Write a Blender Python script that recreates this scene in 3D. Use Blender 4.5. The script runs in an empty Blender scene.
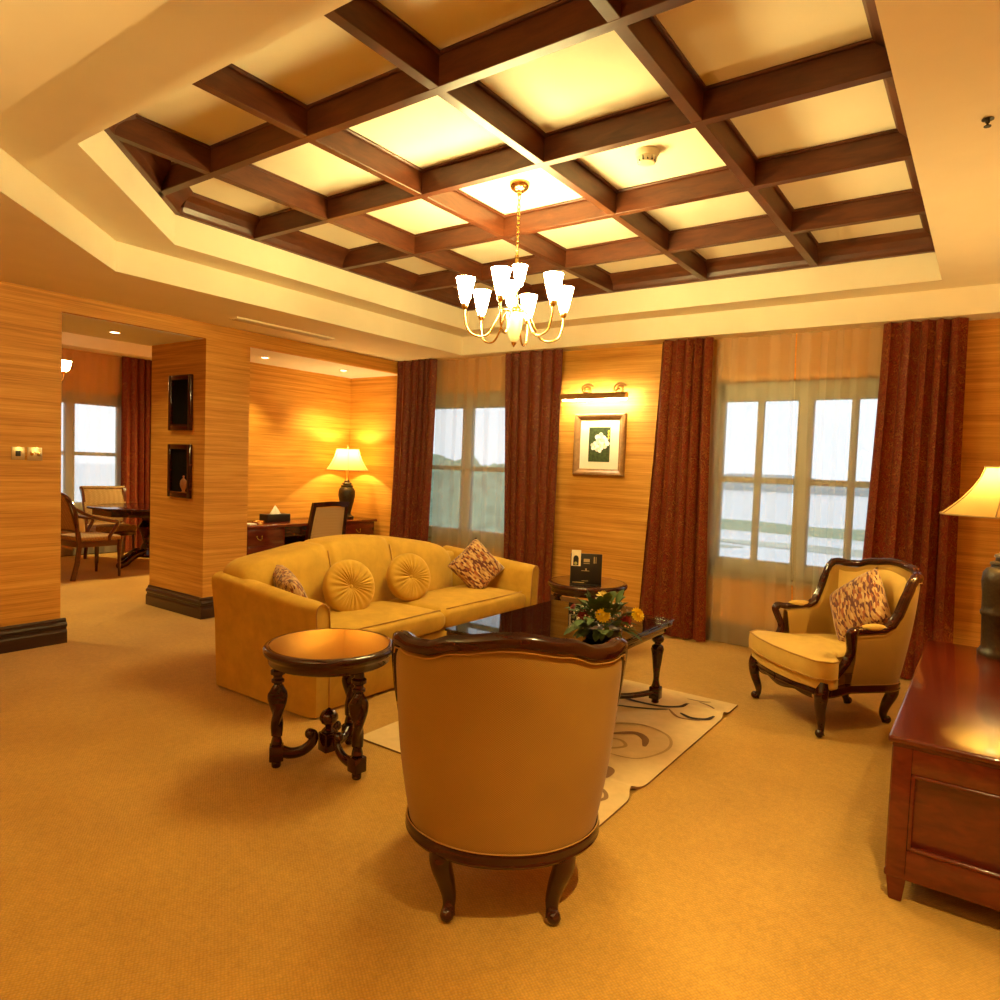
import bpy, bmesh, math, random
from mathutils import Vector, Matrix, noise
PI = math.pi
R = math.radians
rnd = random.Random(7)
scene = bpy.context.scene
col = scene.collection

# ------------------------------------------------------------------ helpers
def finish(name, bm, mat, parent=None, loc=None, rotz=0.0, smooth=True, ang=38, rot=None):
    bmesh.ops.recalc_face_normals(bm, faces=bm.faces)
    me = bpy.data.meshes.new(name)
    bm.to_mesh(me); bm.free()
    for m in (mat if isinstance(mat, (list, tuple)) else [mat]):
        me.materials.append(m)
    if smooth:
        me.polygons.foreach_set('use_smooth', [True] * len(me.polygons))
        me.set_sharp_from_angle(angle=R(ang))
    o = bpy.data.objects.new(name, me)
    col.objects.link(o)
    if parent is not None:
        o.parent = parent
    if loc is not None:
        o.location = loc
    o.rotation_euler = rot if rot is not None else (0, 0, rotz)
    return o

def tag(o, label=None, cat=None, group=None, kind=None):
    if label: o['label'] = label
    if cat: o['category'] = cat
    if group: o['group'] = group
    if kind: o['kind'] = kind
    return o

def thing(name, label, cat, loc=(0, 0, 0), rotz=0.0, group=None, rot=None):
    o = bpy.data.objects.new(name, None)
    o.empty_display_size = 0.1
    col.objects.link(o)
    o.location = loc
    o.rotation_euler = rot if rot is not None else (0, 0, rotz)
    return tag(o, label, cat, group)

def struct(name, bm, mat, label=None, smooth=False):
    return tag(finish(name, bm, mat, smooth=smooth), label, None, None, 'structure')

def dup(root, loc, rotz, label, group=None):
    r = root.copy(); col.objects.link(r)
    r.location = loc; r.rotation_euler = (0, 0, rotz); r['label'] = label
    if group: r['group'] = group
    for ch in list(root.children):
        c = ch.copy(); col.objects.link(c); c.parent = r
        for g in list(ch.children):
            d = g.copy(); col.objects.link(d); d.parent = c
    return r

def B(): return bmesh.new()

def merge(bm, tmp, M=None):
    if M is not None: bmesh.ops.transform(tmp, matrix=M, verts=tmp.verts)
    me = bpy.data.meshes.new('tmp'); tmp.to_mesh(me); tmp.free()
    bm.from_mesh(me); bpy.data.meshes.remove(me)

def box(bm, lo, hi, bev=0.0, seg=2, M=None, mi=0):
    t = bmesh.new()
    bmesh.ops.create_cube(t, size=1.0)
    c = [(lo[i] + hi[i]) / 2 for i in range(3)]; s = [abs(hi[i] - lo[i]) for i in range(3)]
    for v in t.verts:
        v.co = Vector((c[0] + v.co.x * s[0], c[1] + v.co.y * s[1], c[2] + v.co.z * s[2]))
    if bev > 0:
        bmesh.ops.bevel(t, geom=list(t.edges), offset=min(bev, min(s) * .49), segments=seg, profile=.5, affect='EDGES')
    for f in t.faces: f.material_index = mi
    merge(bm, t, M)

def frames(pts, up=None):
    n = len(pts); T = []
    for i in range(n):
        a = pts[max(i - 1, 0)]; b = pts[min(i + 1, n - 1)]
        d = (b - a); T.append(d.normalized() if d.length > 1e-9 else Vector((0, 0, 1)))
    out = []
    if up is not None:
        for t in T:
            s = t.cross(up)
            if s.length < 1e-5: s = Vector((1, 0, 0))
            s.normalize(); out.append((s, s.cross(t).normalized()))
        return out
    ref = Vector((0, 0, 1)) if abs(T[0].z) < .9 else Vector((1, 0, 0))
    s = T[0].cross(ref).normalized()
    for t in T:
        s = (s - t * s.dot(t))
        s = s.normalized() if s.length > 1e-6 else t.orthogonal().normalized()
        out.append((s, s.cross(t).normalized()))
    return out

def sweep(bm, pts, prof, up=Vector((0, 0, 1)), scale=None, cap=True, closed=False, mi=0):
    pts = [Vector(p) for p in pts]
    fr = frames(pts, up)
    n = len(prof); rings = []
    for i, p in enumerate(pts):
        k = scale[i] if scale is not None else 1.0
        s, u = fr[i]
        rings.append([bm.verts.new(p + s * (a * k) + u * (b * k)) for a, b in prof])
    m = len(rings)
    for i in range(m if closed else m - 1):
        A, C = rings[i], rings[(i + 1) % m]
        for j in range(n):
            f = bm.faces.new((A[j], A[(j + 1) % n], C[(j + 1) % n], C[j])); f.material_index = mi
    if cap and not closed:
        bm.faces.new(rings[0][::-1]).material_index = mi; bm.faces.new(rings[-1]).material_index = mi

def circ(r, n=12, sx=1, sy=1):
    return [(r * sx * math.cos(2 * PI * k / n), r * sy * math.sin(2 * PI * k / n)) for k in range(n)]

def tube(bm, pts, r, n=10, up=None, sx=1, sy=1, cap=True, mi=0, closed=False):
    sc = r if isinstance(r, (list, tuple)) else [r] * len(pts)
    sweep(bm, pts, circ(1, n, sx, sy), up, sc, cap, closed, mi)

def spline(keys, n=8):
    P = [Vector(k) for k in keys]; out = []
    for i in range(len(P) - 1):
        p0 = P[max(i - 1, 0)]; p1 = P[i]; p2 = P[i + 1]; p3 = P[min(i + 2, len(P) - 1)]
        for k in range(n):
            t = k / n
            out.append(.5 * ((2 * p1) + (p2 - p0) * t + (2 * p0 - 5 * p1 + 4 * p2 - p3) * t * t + (3 * p1 - p0 - 3 * p2 + p3) * t ** 3))
    out.append(P[-1]); return out

def lerpk(keys, x):
    # smooth interpolation of (x, y) keys
    if x <= keys[0][0]: return keys[0][1]
    for (a, va), (b, vb) in zip(keys, keys[1:]):
        if x <= b:
            t = (x - a) / (b - a); t = t * t * (3 - 2 * t)
            return va + (vb - va) * t
    return keys[-1][1]

def lerpl(keys, x):
    if x <= keys[0][0]: return keys[0][1]
    for (a, va), (b, vb) in zip(keys, keys[1:]):
        if x <= b: return va + (vb - va) * (x - a) / (b - a)
    return keys[-1][1]

def lathe(bm, prof, n=24, c=(0, 0, 0), mod=None, mi=0, cap=True):
    c = Vector(c); rings = []
    for r, z in prof:
        ring = []
        for k in range(n):
            a = 2 * PI * k / n
            rr = r * (mod(a, z) if mod else 1.0)
            ring.append(bm.verts.new(c + Vector((rr * math.cos(a), rr * math.sin(a), z))))
        rings.append(ring)
    for A, C in zip(rings, rings[1:]):
        for j in range(n):
            bm.faces.new((A[j], A[(j + 1) % n], C[(j + 1) % n], C[j])).material_index = mi
    if cap:
        for ring, rv in ((rings[0], True), (rings[-1], False)):
            bm.faces.new(ring[::-1] if rv else ring).material_index = mi

def grid(bm, fn, nu, nv, closeu=False, mi=0):
    V = [[bm.verts.new(fn(i / (nu if closeu else nu - 1), j / (nv - 1))) for j in range(nv)] for i in range(nu)]
    for i in range(nu if closeu else nu - 1):
        for j in range(nv - 1):
            a = V[i][j]; b = V[(i + 1) % nu][j]; c = V[(i + 1) % nu][j + 1]; d = V[i][j + 1]
            try: bm.faces.new((a, b, c, d)).material_index = mi
            except ValueError: pass
    return V

def prism(bm, pts, z0, z1, bev=0.0, M=None, mi=0, seg=3):
    t = bmesh.new()
    lo = [t.verts.new((x, y, z0)) for x, y in pts]; hi = [t.verts.new((x, y, z1)) for x, y in pts]
    n = len(pts)
    t.faces.new(lo[::-1]); t.faces.new(hi)
    for j in range(n): t.faces.new((lo[j], lo[(j + 1) % n], hi[(j + 1) % n], hi[j]))
    if bev > 0:
        ed = [e for e in t.edges if abs(e.verts[0].co.z - e.verts[1].co.z) < 1e-6]
        bmesh.ops.bevel(t, geom=ed, offset=bev, segments=seg, profile=.5, affect='EDGES')
    for f in t.faces: f.material_index = mi
    merge(bm, t, M)

def ball(bm, c, r, seg=14, M=None, sz=1.0, mi=0):
    t = bmesh.new(); bmesh.ops.create_uvsphere(t, u_segments=seg, v_segments=max(6, seg // 2 + 1), radius=r)
    for v in t.verts: v.co.z *= sz
    bmesh.ops.translate(t, vec=Vector(c), verts=t.verts)
    for f in t.faces: f.material_index = mi
    merge(bm, t, M)

# ------------------------------------------------------------------ materials
def new_mat(name):
    m = bpy.data.materials.new(name); m.use_nodes = True
    nt = m.node_tree; nt.nodes.clear()
    out = nt.nodes.new('ShaderNodeOutputMaterial')
    return m, nt, out

def N(nt, t, **k):
    n = nt.nodes.new(t)
    for a, v in k.items():
        if a in n.inputs.keys(): n.inputs[a].default_value = v
        else: setattr(n, a, v)
    return n

def coords(nt, scale=(1, 1, 1), kind='Object', rot=(0, 0, 0)):
    tc = N(nt, 'ShaderNodeTexCoord'); mp = N(nt, 'ShaderNodeMapping')
    mp.inputs['Scale'].default_value = scale; mp.inputs['Rotation'].default_value = rot
    nt.links.new(tc.outputs[kind], mp.inputs['Vector']); return mp.outputs['Vector']

def noise_tex(nt, vec, scale, detail=4, rough=.55, dist=0.0):
    n = N(nt, 'ShaderNodeTexNoise'); n.inputs['Scale'].default_value = scale
    n.inputs['Detail'].default_value = detail; n.inputs['Roughness'].default_value = rough
    n.inputs['Distortion'].default_value = dist
    nt.links.new(vec, n.inputs['Vector']); return n.outputs['Fac']

def ramp(nt, fac, stops, interp='LINEAR'):
    r = N(nt, 'ShaderNodeValToRGB'); r.color_ramp.interpolation = interp
    el = r.color_ramp.elements
    while len(el) > 1: el.remove(el[-1])
    el[0].position = stops[0][0]; el[0].color = (*stops[0][1], 1)
    for p, c in stops[1:]:
        e = el.new(p); e.color = (*c, 1)
    nt.links.new(fac, r.inputs['Fac']); return r.outputs['Color']

def bump(nt, h, strength=.3, dist=.01):
    b = N(nt, 'ShaderNodeBump'); b.inputs['Strength'].default_value = strength; b.inputs['Distance'].default_value = dist
    nt.links.new(h, b.inputs['Height']); return b.outputs['Normal']

def pbsdf(nt, out, color=None, rough=.5, metal=0.0, normal=None, sheen=0.0, coat=0.0, spec=None):
    p = N(nt, 'ShaderNodeBsdfPrincipled')
    if color is not None:
        if isinstance(color, tuple): p.inputs['Base Color'].default_value = (*color, 1)
        else: nt.links.new(color, p.inputs['Base Color'])
    p.inputs['Roughness'].default_value = rough; p.inputs['Metallic'].default_value = metal
    if normal is not None: nt.links.new(normal, p.inputs['Normal'])
    p.inputs['Sheen Weight'].default_value = sheen
    p.inputs['Coat Weight'].default_value = coat
    if coat: p.inputs['Coat Roughness'].default_value = .08
    if spec is not None: p.inputs['Specular IOR Level'].default_value = spec
    nt.links.new(p.outputs[0], out.inputs['Surface']); return p

def plain(name, color, rough=.5, metal=0.0, var=.08, scale=14, sheen=0, coat=0, bmp=0.0, spec=None):
    m, nt, out = new_mat(name)
    f = noise_tex(nt, coords(nt), scale, 3)
    c = ramp(nt, f, [(.3, tuple(x * (1 - var) for x in color)), (.7, tuple(min(1, x * (1 + var)) for x in color))])
    nrm = bump(nt, f, bmp, .003) if bmp else None
    pbsdf(nt, out, c, rough, metal, nrm, sheen, coat, spec); return m

def wood(name, c1, c2, rough=.25, stretch=(2, 2, 14), scale=3.0, coat=.4):
    m, nt, out = new_mat(name)
    f = noise_tex(nt, coords(nt, stretch), scale, 6, .6, .6)
    c = ramp(nt, f, [(.3, c1), (.68, c2)])
    pbsdf(nt, out, c, rough, 0, None, 0, coat); return m

def emis(name, color, s):
    m, nt, out = new_mat(name)
    e = N(nt, 'ShaderNodeEmission'); e.inputs['Color'].default_value = (*color, 1); e.inputs['Strength'].default_value = s
    nt.links.new(e.outputs[0], out.inputs['Surface']); return m

def grasscloth(name, c1, c2, c3):
    m, nt, out = new_mat(name)
    v1 = coords(nt, (1.5, 1.5, 120)); v2 = coords(nt, (.5, .5, 26)); v3 = coords(nt, (6, 6, 260))
    a = noise_tex(nt, v1, 1.6, 5, .6); b = noise_tex(nt, v2, 1.5, 3, .5); c = noise_tex(nt, v3, 1.2, 2, .5)
    mx = N(nt, 'ShaderNodeMath', operation='ADD'); nt.links.new(a, mx.inputs[0]); nt.links.new(b, mx.inputs[1])
    m2 = N(nt, 'ShaderNodeMath', operation='MULTIPLY_ADD'); nt.links.new(c, m2.inputs[0]); m2.inputs[1].default_value = .35
    nt.links.new(mx.outputs[0], m2.inputs[2])
    m3 = N(nt, 'ShaderNodeMath', operation='MULTIPLY'); nt.links.new(m2.outputs[0], m3.inputs[0]); m3.inputs[1].default_value = .425
    cc = ramp(nt, m3.outputs[0], [(.365, c1), (.5, c2), (.635, c3)])
    pbsdf(nt, out, cc, .62, 0, bump(nt, m2.outputs[0], .12, .004)); return m

def carpet_mat(name, c1, c2):
    m, nt, out = new_mat(name)
    v = coords(nt, (1, 1, 1), rot=(0, 0, R(33)))
    lowf = noise_tex(nt, v, 1.3, 4, .6)
    midf = noise_tex(nt, v, 26, 3, .7)
    vo = N(nt, 'ShaderNodeTexVoronoi'); vo.inputs['Scale'].default_value = 105; vo.inputs['Randomness'].default_value = .35
    nt.links.new(v, vo.inputs['Vector'])
    c = ramp(nt, lowf, [(.3, c1), (.7, c2)])
    mixn = N(nt, 'ShaderNodeMix', data_type='RGBA', blend_type='MULTIPLY'); mixn.inputs[0].default_value = 1
    vr = ramp(nt, vo.outputs['Distance'], [(.0, (1.10, 1.10, 1.10)), (.62, (.78, .78, .78))])
    mr = ramp(nt, midf, [(.3, (.9, .9, .9)), (.7, (1.08, 1.08, 1.08))])
    nt.links.new(c, mixn.inputs[6]); nt.links.new(vr, mixn.inputs[7])
    mix2 = N(nt, 'ShaderNodeMix', data_type='RGBA', blend_type='MULTIPLY'); mix2.inputs[0].default_value = 1
    nt.links.new(mixn.outputs[2], mix2.inputs[6]); nt.links.new(mr, mix2.inputs[7])
    inv = N(nt, 'ShaderNodeMath', operation='SUBTRACT'); inv.inputs[0].default_value = 1; nt.links.new(vo.outputs['Distance'], inv.inputs[1])
    pbsdf(nt, out, mix2.outputs[2], .95, 0, bump(nt, inv.outputs[0], .45, .006), .25, spec=.15); return m

def velvet(name, c, rough=.8, sheen=.5, scale=9, var=.12):
    m, nt, out = new_mat(name)
    v = coords(nt)
    f = noise_tex(nt, v, scale, 4, .6, .3); g = noise_tex(nt, v, 240, 2)
    cc = ramp(nt, f, [(.3, tuple(x * (1 - var) for x in c)), (.7, tuple(min(1, x * (1 + var)) for x in c))])
    p = pbsdf(nt, out, cc, rough, 0, bump(nt, g, .15, .002), sheen, spec=.2)
    p.inputs['Sheen Tint'].default_value = (1, .75, .35, 1); return m

def dotted(name, c, d, scale=95):
    # woven upholstery with a fine regular dot weave
    m, nt, out = new_mat(name)
    v = coords(nt, (1, 1, 1), rot=(R(0), R(45), R(35)))
    vo = N(nt, 'ShaderNodeTexVoronoi'); vo.inputs['Scale'].default_value = scale; vo.inputs['Randomness'].default_value = .12
    nt.links.new(v, vo.inputs['Vector'])
    cc = ramp(nt, vo.outputs['Distance'], [(.2, c), (.5, d)])
    pbsdf(nt, out, cc, .75, 0, bump(nt, vo.outputs['Distance'], .2, .002), .3, spec=.2); return m

def dotted_uv(name, c, d, scale):
    m, nt, out = new_mat(name)
    v = coords(nt, (scale, scale, 1), 'UV', (0, 0, R(45)))
    vo = N(nt, 'ShaderNodeTexVoronoi'); vo.voronoi_dimensions = '2D'; vo.inputs['Scale'].default_value = 1; vo.inputs['Randomness'].default_value = .05
    nt.links.new(v, vo.inputs['Vector'])
    lowf = noise_tex(nt, coords(nt), 3.5, 2)
    cc = ramp(nt, vo.outputs['Distance'], [(.2, c), (.5, d)])
    mx = N(nt, 'ShaderNodeMix', data_type='RGBA', blend_type='MULTIPLY'); mx.inputs[0].default_value = 1
    nt.links.new(cc, mx.inputs[6]); nt.links.new(ramp(nt, lowf, [(.3, (.92, .92, .92)), (.7, (1.06, 1.06, 1.06))]), mx.inputs[7])
    pbsdf(nt, out, mx.outputs[2], .75, 0, bump(nt, vo.outputs['Distance'], .15, .002), .1, spec=.2); return m

def paisley(name, base, dark, gold, sc=1.0):
    m, nt, out = new_mat(name)
    v = coords(nt, (1, 1, .8))
    a = noise_tex(nt, v, 17 * sc, 2, .4, 2.2)
    b = noise_tex(nt, v, 30 * sc, 2, .5, 3.0)
    c1 = ramp(nt, a, [(.42, base), (.47, dark), (.50, gold), (.54, dark), (.6, base)])
    c2 = ramp(nt, b, [(.44, (0, 0, 0)), (.5, (1, 1, 1)), (.56, (0, 0, 0))])
    mx = N(nt, 'ShaderNodeMix', data_type='RGBA'); nt.links.new(c2, mx.inputs[0])
    nt.links.new(c1, mx.inputs[6]); mx.inputs[7].default_value = (*gold, 1)
    mx2 = N(nt, 'ShaderNodeMix', data_type='RGBA'); mx2.inputs[0].default_value = .6
    nt.links.new(c1, mx2.inputs[6]); nt.links.new(mx.outputs[2], mx2.inputs[7])
    pbsdf(nt, out, mx2.outputs[2], .55, 0, bump(nt, a, .1, .003), .0, spec=.25); return m

def strokes(name):
    # cushion print: short brush strokes in cream, tan, rust and dark plum
    m, nt, out = new_mat(name)
    v = coords(nt, (62, 62, 20))
    d = noise_tex(nt, coords(nt), 9, 2)
    vo = N(nt, 'ShaderNodeTexVoronoi'); vo.inputs['Scale'].default_value = 1.5; vo.inputs['Randomness'].default_value = .9
    add = N(nt, 'ShaderNodeVectorMath', operation='ADD'); nt.links.new(v, add.inputs[0])
    mul = N(nt, 'ShaderNodeVectorMath', operation='SCALE'); mul.inputs['Scale'].default_value = 2.0
    cmb = N(nt, 'ShaderNodeCombineXYZ'); nt.links.new(d, cmb.inputs[0]); nt.links.new(d, cmb.inputs[1])
    nt.links.new(cmb.outputs[0], mul.inputs[0]); nt.links.new(mul.outputs[0], add.inputs[1])
    nt.links.new(add.outputs[0], vo.inputs['Vector'])
    sep = N(nt, 'ShaderNodeSeparateColor'); nt.links.new(vo.outputs['Color'], sep.inputs[0])
    c = ramp(nt, sep.outputs[0], [(0, (.10, .022, .02)), (.24, (.42, .23, .08)), (.46, (.50, .29, .11)), (.60, (.30, .085, .03)), (.74, (.56, .36, .16)), (.9, (.14, .04, .035))], 'CONSTANT')
    pbsdf(nt, out, c, .7, 0, None, .3, spec=.2); return m

def sheer_mat(name, opac, color):
    m, nt, out = new_mat(name)
    tr = N(nt, 'ShaderNodeBsdfTransparent'); tl = N(nt, 'ShaderNodeBsdfTranslucent'); df = N(nt, 'ShaderNodeBsdfDiffuse')
    tl.inputs[0].default_value = (*color, 1); df.inputs[0].default_value = (*color, 1)
    m1 = N(nt, 'ShaderNodeMixShader'); m1.inputs[0].default_value = .5
    nt.links.new(tl.outputs[0], m1.inputs[1]); nt.links.new(df.outputs[0], m1.inputs[2])
    # a fine weave closes up where the cloth is seen at a slant
    lw = N(nt, 'ShaderNodeLayerWeight'); lw.inputs['Blend'].default_value = .5
    ma = N(nt, 'ShaderNodeMath', operation='MULTIPLY_ADD'); ma.use_clamp = True
    nt.links.new(lw.outputs['Facing'], ma.inputs[0]); ma.inputs[1].default_value = .22; ma.inputs[2].default_value = opac - .06
    m2 = N(nt, 'ShaderNodeMixShader'); nt.links.new(ma.outputs[0], m2.inputs[0])
    nt.links.new(tr.outputs[0], m2.inputs[1]); nt.links.new(m1.outputs[0], m2.inputs[2])
    nt.links.new(m2.outputs[0], out.inputs['Surface']); return m

def glass_pane(name, tint=(.96, .98, .98), refl=.08):
    m, nt, out = new_mat(name)
    tr = N(nt, 'ShaderNodeBsdfTransparent'); tr.inputs[0].default_value = (*tint, 1)
    gl = N(nt, 'ShaderNodeBsdfGlossy'); gl.inputs['Roughness'].default_value = .02
    fr = N(nt, 'ShaderNodeFresnel'); fr.inputs[0].default_value = 1.5
    mx = N(nt, 'ShaderNodeMixShader'); nt.links.new(fr.outputs[0], mx.inputs[0])
    nt.links.new(tr.outputs[0], mx.inputs[1]); nt.links.new(gl.outputs[0], mx.inputs[2])
    nt.links.new(mx.outputs[0], out.inputs['Surface']); return m

def shade_mat(name, color, t=.5):
    m, nt, out = new_mat(name)
    f = noise_tex(nt, coords(nt, (60, 60, 4)), 3, 2)
    c = ramp(nt, f, [(.3, tuple(x * .95 for x in color)), (.7, color)])
    tl = N(nt, 'ShaderNodeBsdfTranslucent'); df = N(nt, 'ShaderNodeBsdfDiffuse')
    nt.links.new(c, tl.inputs[0]); nt.links.new(c, df.inputs[0])
    mx = N(nt, 'ShaderNodeMixShader'); mx.inputs[0].default_value = t
    nt.links.new(df.outputs[0], mx.inputs[1]); nt.links.new(tl.outputs[0], mx.inputs[2])
    nt.links.new(mx.outputs[0], out.inputs['Surface']); return m

WALL = grasscloth('grasscloth_wallpaper', (.42, .165, .014), (.60, .268, .032), (.74, .38, .065))
PLAST = plain('cream_plaster', (.87, .77, .58), .8, 0, .025, 3)
WHITEP = plain('white_plaster', (.86, .83, .78), .8, 0, .02, 3)
CARPET = carpet_mat('loop_carpet', (.46, .238, .036), (.60, .330, .060))
MAHOG = wood('dark_mahogany', (.018, .0026, .0014), (.054, .0080, .0040), .16, coat=.25)
REDWOOD = wood('red_mahogany', (.080, .0080, .0025), (.140, .017, .005), .21, (3, 1.2, 8), 3)
BEAM = wood('beam_wood', (.056, .012, .003), (.115, .028, .007), .42, (2, 2, 10), 2.5, .03)
SKIRT = wood('skirting_wood', (.020, .006, .004), (.038, .012, .008), .3, (1, 1, 12))
GOLDV = velvet('gold_velvet', (.52, .30, .038), .8, .22)
GOLDC = velvet('gold_chair_fabric', (.62, .395, .095), .7, .15, 12, .06)
DOTF = dotted_uv('gold_dot_weave', (.41, .236, .040), (.30, .158, .025), 235)
SKIRT2 = wood('window_skirting', (.16, .085, .03), (.22, .12, .045), .4)
PIPE = velvet('piping_cord', (.42, .22, .05), .7, .2)
CURT = paisley('red_paisley_drape', (.150, .011, .0045), (.062, .005, .003), (.30, .10, .022))
SHEER = sheer_mat('sheer_voile', .38, (.84, .78, .60))
STROKE = strokes('brush_stroke_print')
BRASS = plain('polished_brass', (.80, .52, .17), .2, 1.0, .05)
DBRASS = plain('aged_brass', (.46, .27, .09), .32, 1.0, .12)
FRAMEW = plain('window_frame_paint', (.40, .36, .25), .45, 0, .03)
PANE = glass_pane('window_glass')
BLACK = plain('black_lacquer', (.012, .009, .008), .35)
SHADE = shade_mat('cream_lampshade', (.84, .60, .22), .45)
SHADE2 = shade_mat('dense_cream_lampshade', (.74, .50, .17), .16)
BRONZE = plain('dark_bronze', (.036, .023, .011), .42, .2, .45, 60, bmp=.8)
GLOW = emis('glowing_frosted_glass', (1.0, .80, .31), 76)

# ------------------------------------------------------------------ camera
def camera():
    yaw, p, r = -.6170, -.0495, .0365
    cy, sy, cp, sp = math.cos(yaw), math.sin(yaw), math.cos(p), math.sin(p)
    f = Vector((sy * cp, cy * cp, sp)); rt = Vector((cy, -sy, 0)); up = rt.cross(f)
    cr, sr = math.cos(r), math.sin(r)
    rr = rt * cr + up * sr; uu = -rt * sr + up * cr
    M = Matrix(((rr.x, uu.x, -f.x, 0), (rr.y, uu.y, -f.y, 0), (rr.z, uu.z, -f.z, 1.4535), (0, 0, 0, 1)))
    cd = bpy.data.cameras.new('camera'); cd.sensor_width = 36; cd.lens = .69021 * 36; cd.clip_start = .05; cd.clip_end = 5000
    o = bpy.data.objects.new('camera', cd); col.objects.link(o); o.matrix_world = M
    scene.camera = o
camera()

# ------------------------------------------------------------------ the room
XL, XR, YW, YN = -5.652, .46, 5.95, -2.5
ZC, ZL, ZB, ZP = 2.604, 2.794, 2.984, 3.118
XF = -10.27

bm = B(); box(bm, (-10.5, -2.7, -.1), (.7, 6.2, 0)); box(bm, (-10.5, 6.2, -.1), (-6.6, 7.6, 0))
struct('floor', bm, CARPET, 'gold beige loop pile carpet')

# soffit, ledge, fascias and coffer panel of the stepped ceiling
F1 = [(-4.63, 5.734), (XR + .1, 5.734), (XR + .1, .965), (-3.42, .965), (-4.63, 2.195)]
F2 = [(-4.355, 5.47), (-.345, 5.47), (-.345, 1.42), (-3.345, 1.42), (-4.355, 2.43)]
bm = B()
def slab(pts, z0, z1): prism(bm, pts, z0, z1)
def rect(x0, y0, x1, y1): return [(x0, y0), (x1, y0), (x1, y1), (x0, y1)]
T1 = 3.3
slab(rect(XL - .2, YN - .2, -4.63, YW + .2), ZC, T1)
slab(rect(-4.63, 5.734, XR + .2, YW + .2), ZC, T1)
slab(rect(-4.63, YN - .2, XR + .2, .965), ZC, T1)
slab([(-4.63, .965), (-3.42, .965), (-4.63, 2.195)], ZC, T1)
e = .001
slab(rect(-.345, .965 + e, XR + .2, 5.734 - e), ZL, T1)
slab(rect(-4.63 + e, 5.47, -.345, 5.734 - e), ZL, T1)
slab(rect(-4.63 + e, 2.44, -4.355, 5.47), ZL, T1)
slab(rect(-3.345, .965 + e, -.345, 1.42), ZL, T1)
slab([(-4.63 + e, 2.195), (-3.42, .965 + e), (-3.345, .965 + e), (-3.345, 1.42), (-4.355, 2.43), (-4.355, 2.44), (-4.63 + e, 2.44)], ZL, T1)
slab([(-4.405, 5.52), (-.295, 5.52), (-.295, 1.37), (-3.365, 1.37), (-4.405, 2.41)], ZP, T1 - .02)
struct('ceiling', bm, PLAST, 'cream stepped tray ceiling with chamfered corner')

# timber grid: edge beam plus four beams each way
k = [0]
def trim(bm, label, mat=BEAM):
    k[0] += 1
    return struct('trim_%d' % k[0], bm, mat, label)
bm = B()
ring = F2
cen = Vector((-2.4, 3.5, 0))
for a, b in zip(ring, ring[1:] + ring[:1]):
    A = Vector((*a, 0)); C = Vector((*b, 0)); d = (C - A).normalized(); nn = Vector((-d.y, d.x, 0))
    if (cen - A).dot(nn) < 0: nn = -nn
    L = (C - A).length; ang = math.atan2(d.y, d.x)
    M = Matrix.Translation(A) @ Matrix(((d.x, nn.x, 0, 0), (d.y, nn.y, 0, 0), (0, 0, 1, 0), (0, 0, 0, 1)))
    box(bm, (-.005, -.012, ZB), (L + .005, .035, ZP), .003, 1, M)
    # cove moulding under the panel
    prof = [(.035, ZB + .02), (.045, ZB + .05), (.07, ZB + .085), (.105, ZP - .02), (.12, ZP), (.035, ZP)]
    t = B(); v0 = [t.verts.new((.03, y, z)) for y, z in prof]; v1 = [t.verts.new((L - .03, y, z)) for y, z in prof]
    for j in range(len(prof)): t.faces.new((v0[j], v0[(j + 1) % 6], v1[(j + 1) % 6], v1[j]))
    t.faces.new(v0[::-1]); t.faces.new(v1); merge(bm, t, M)
trim(bm, 'dark timber edge beam round the coffered ceiling')
CX = [-3.573, -2.770, -1.950, -1.140]; RY = [2.20, 3.01, 3.825, 4.645]
def chy(x): return 2.43 - 1.0 * (x + 4.355) if x < -3.345 else 1.42
for i, x in enumerate(CX):
    bm = B(); y0 = max(chy(x - .025), 1.42)
    box(bm, (x - .025, y0 + .0, ZB + .001), (x + .025, 5.47, ZP), .002, 1)
    for s in (-1, 1): box(bm, (x + s * .034 - .010, y0 + .06, ZP - .014), (x + s * .034 + .010, 5.36, ZP), .004, 1)
    trim(bm, ['dark ceiling beam running to the window wall, beside the chamfered corner', 'dark ceiling beam to the window wall, second from the chamfered corner',
              'dark ceiling beam to the window wall, passing the chandelier on the camera side', 'dark ceiling beam to the window wall, nearest the lamp wall'][i])
for i, y in enumerate(RY):
    bm = B(); x0 = -4.355 if y > 2.43 else -4.355 + (2.43 - y)
    box(bm, (x0, y - .025, ZB), (-.345, y + .025, ZP), .002, 1)
    for s in (-1, 1): box(bm, (x0 + .07, y + s * .034 - .010, ZP - .013), (-.45, y + s * .034 + .010, ZP), .004, 1)
    trim(bm, ['dark ceiling cross beam farthest from the windows', 'dark ceiling cross beam in front of the chandelier', 'dark ceiling cross beam just behind the chandelier', 'dark ceiling cross beam closest to the windows'][i])

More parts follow.
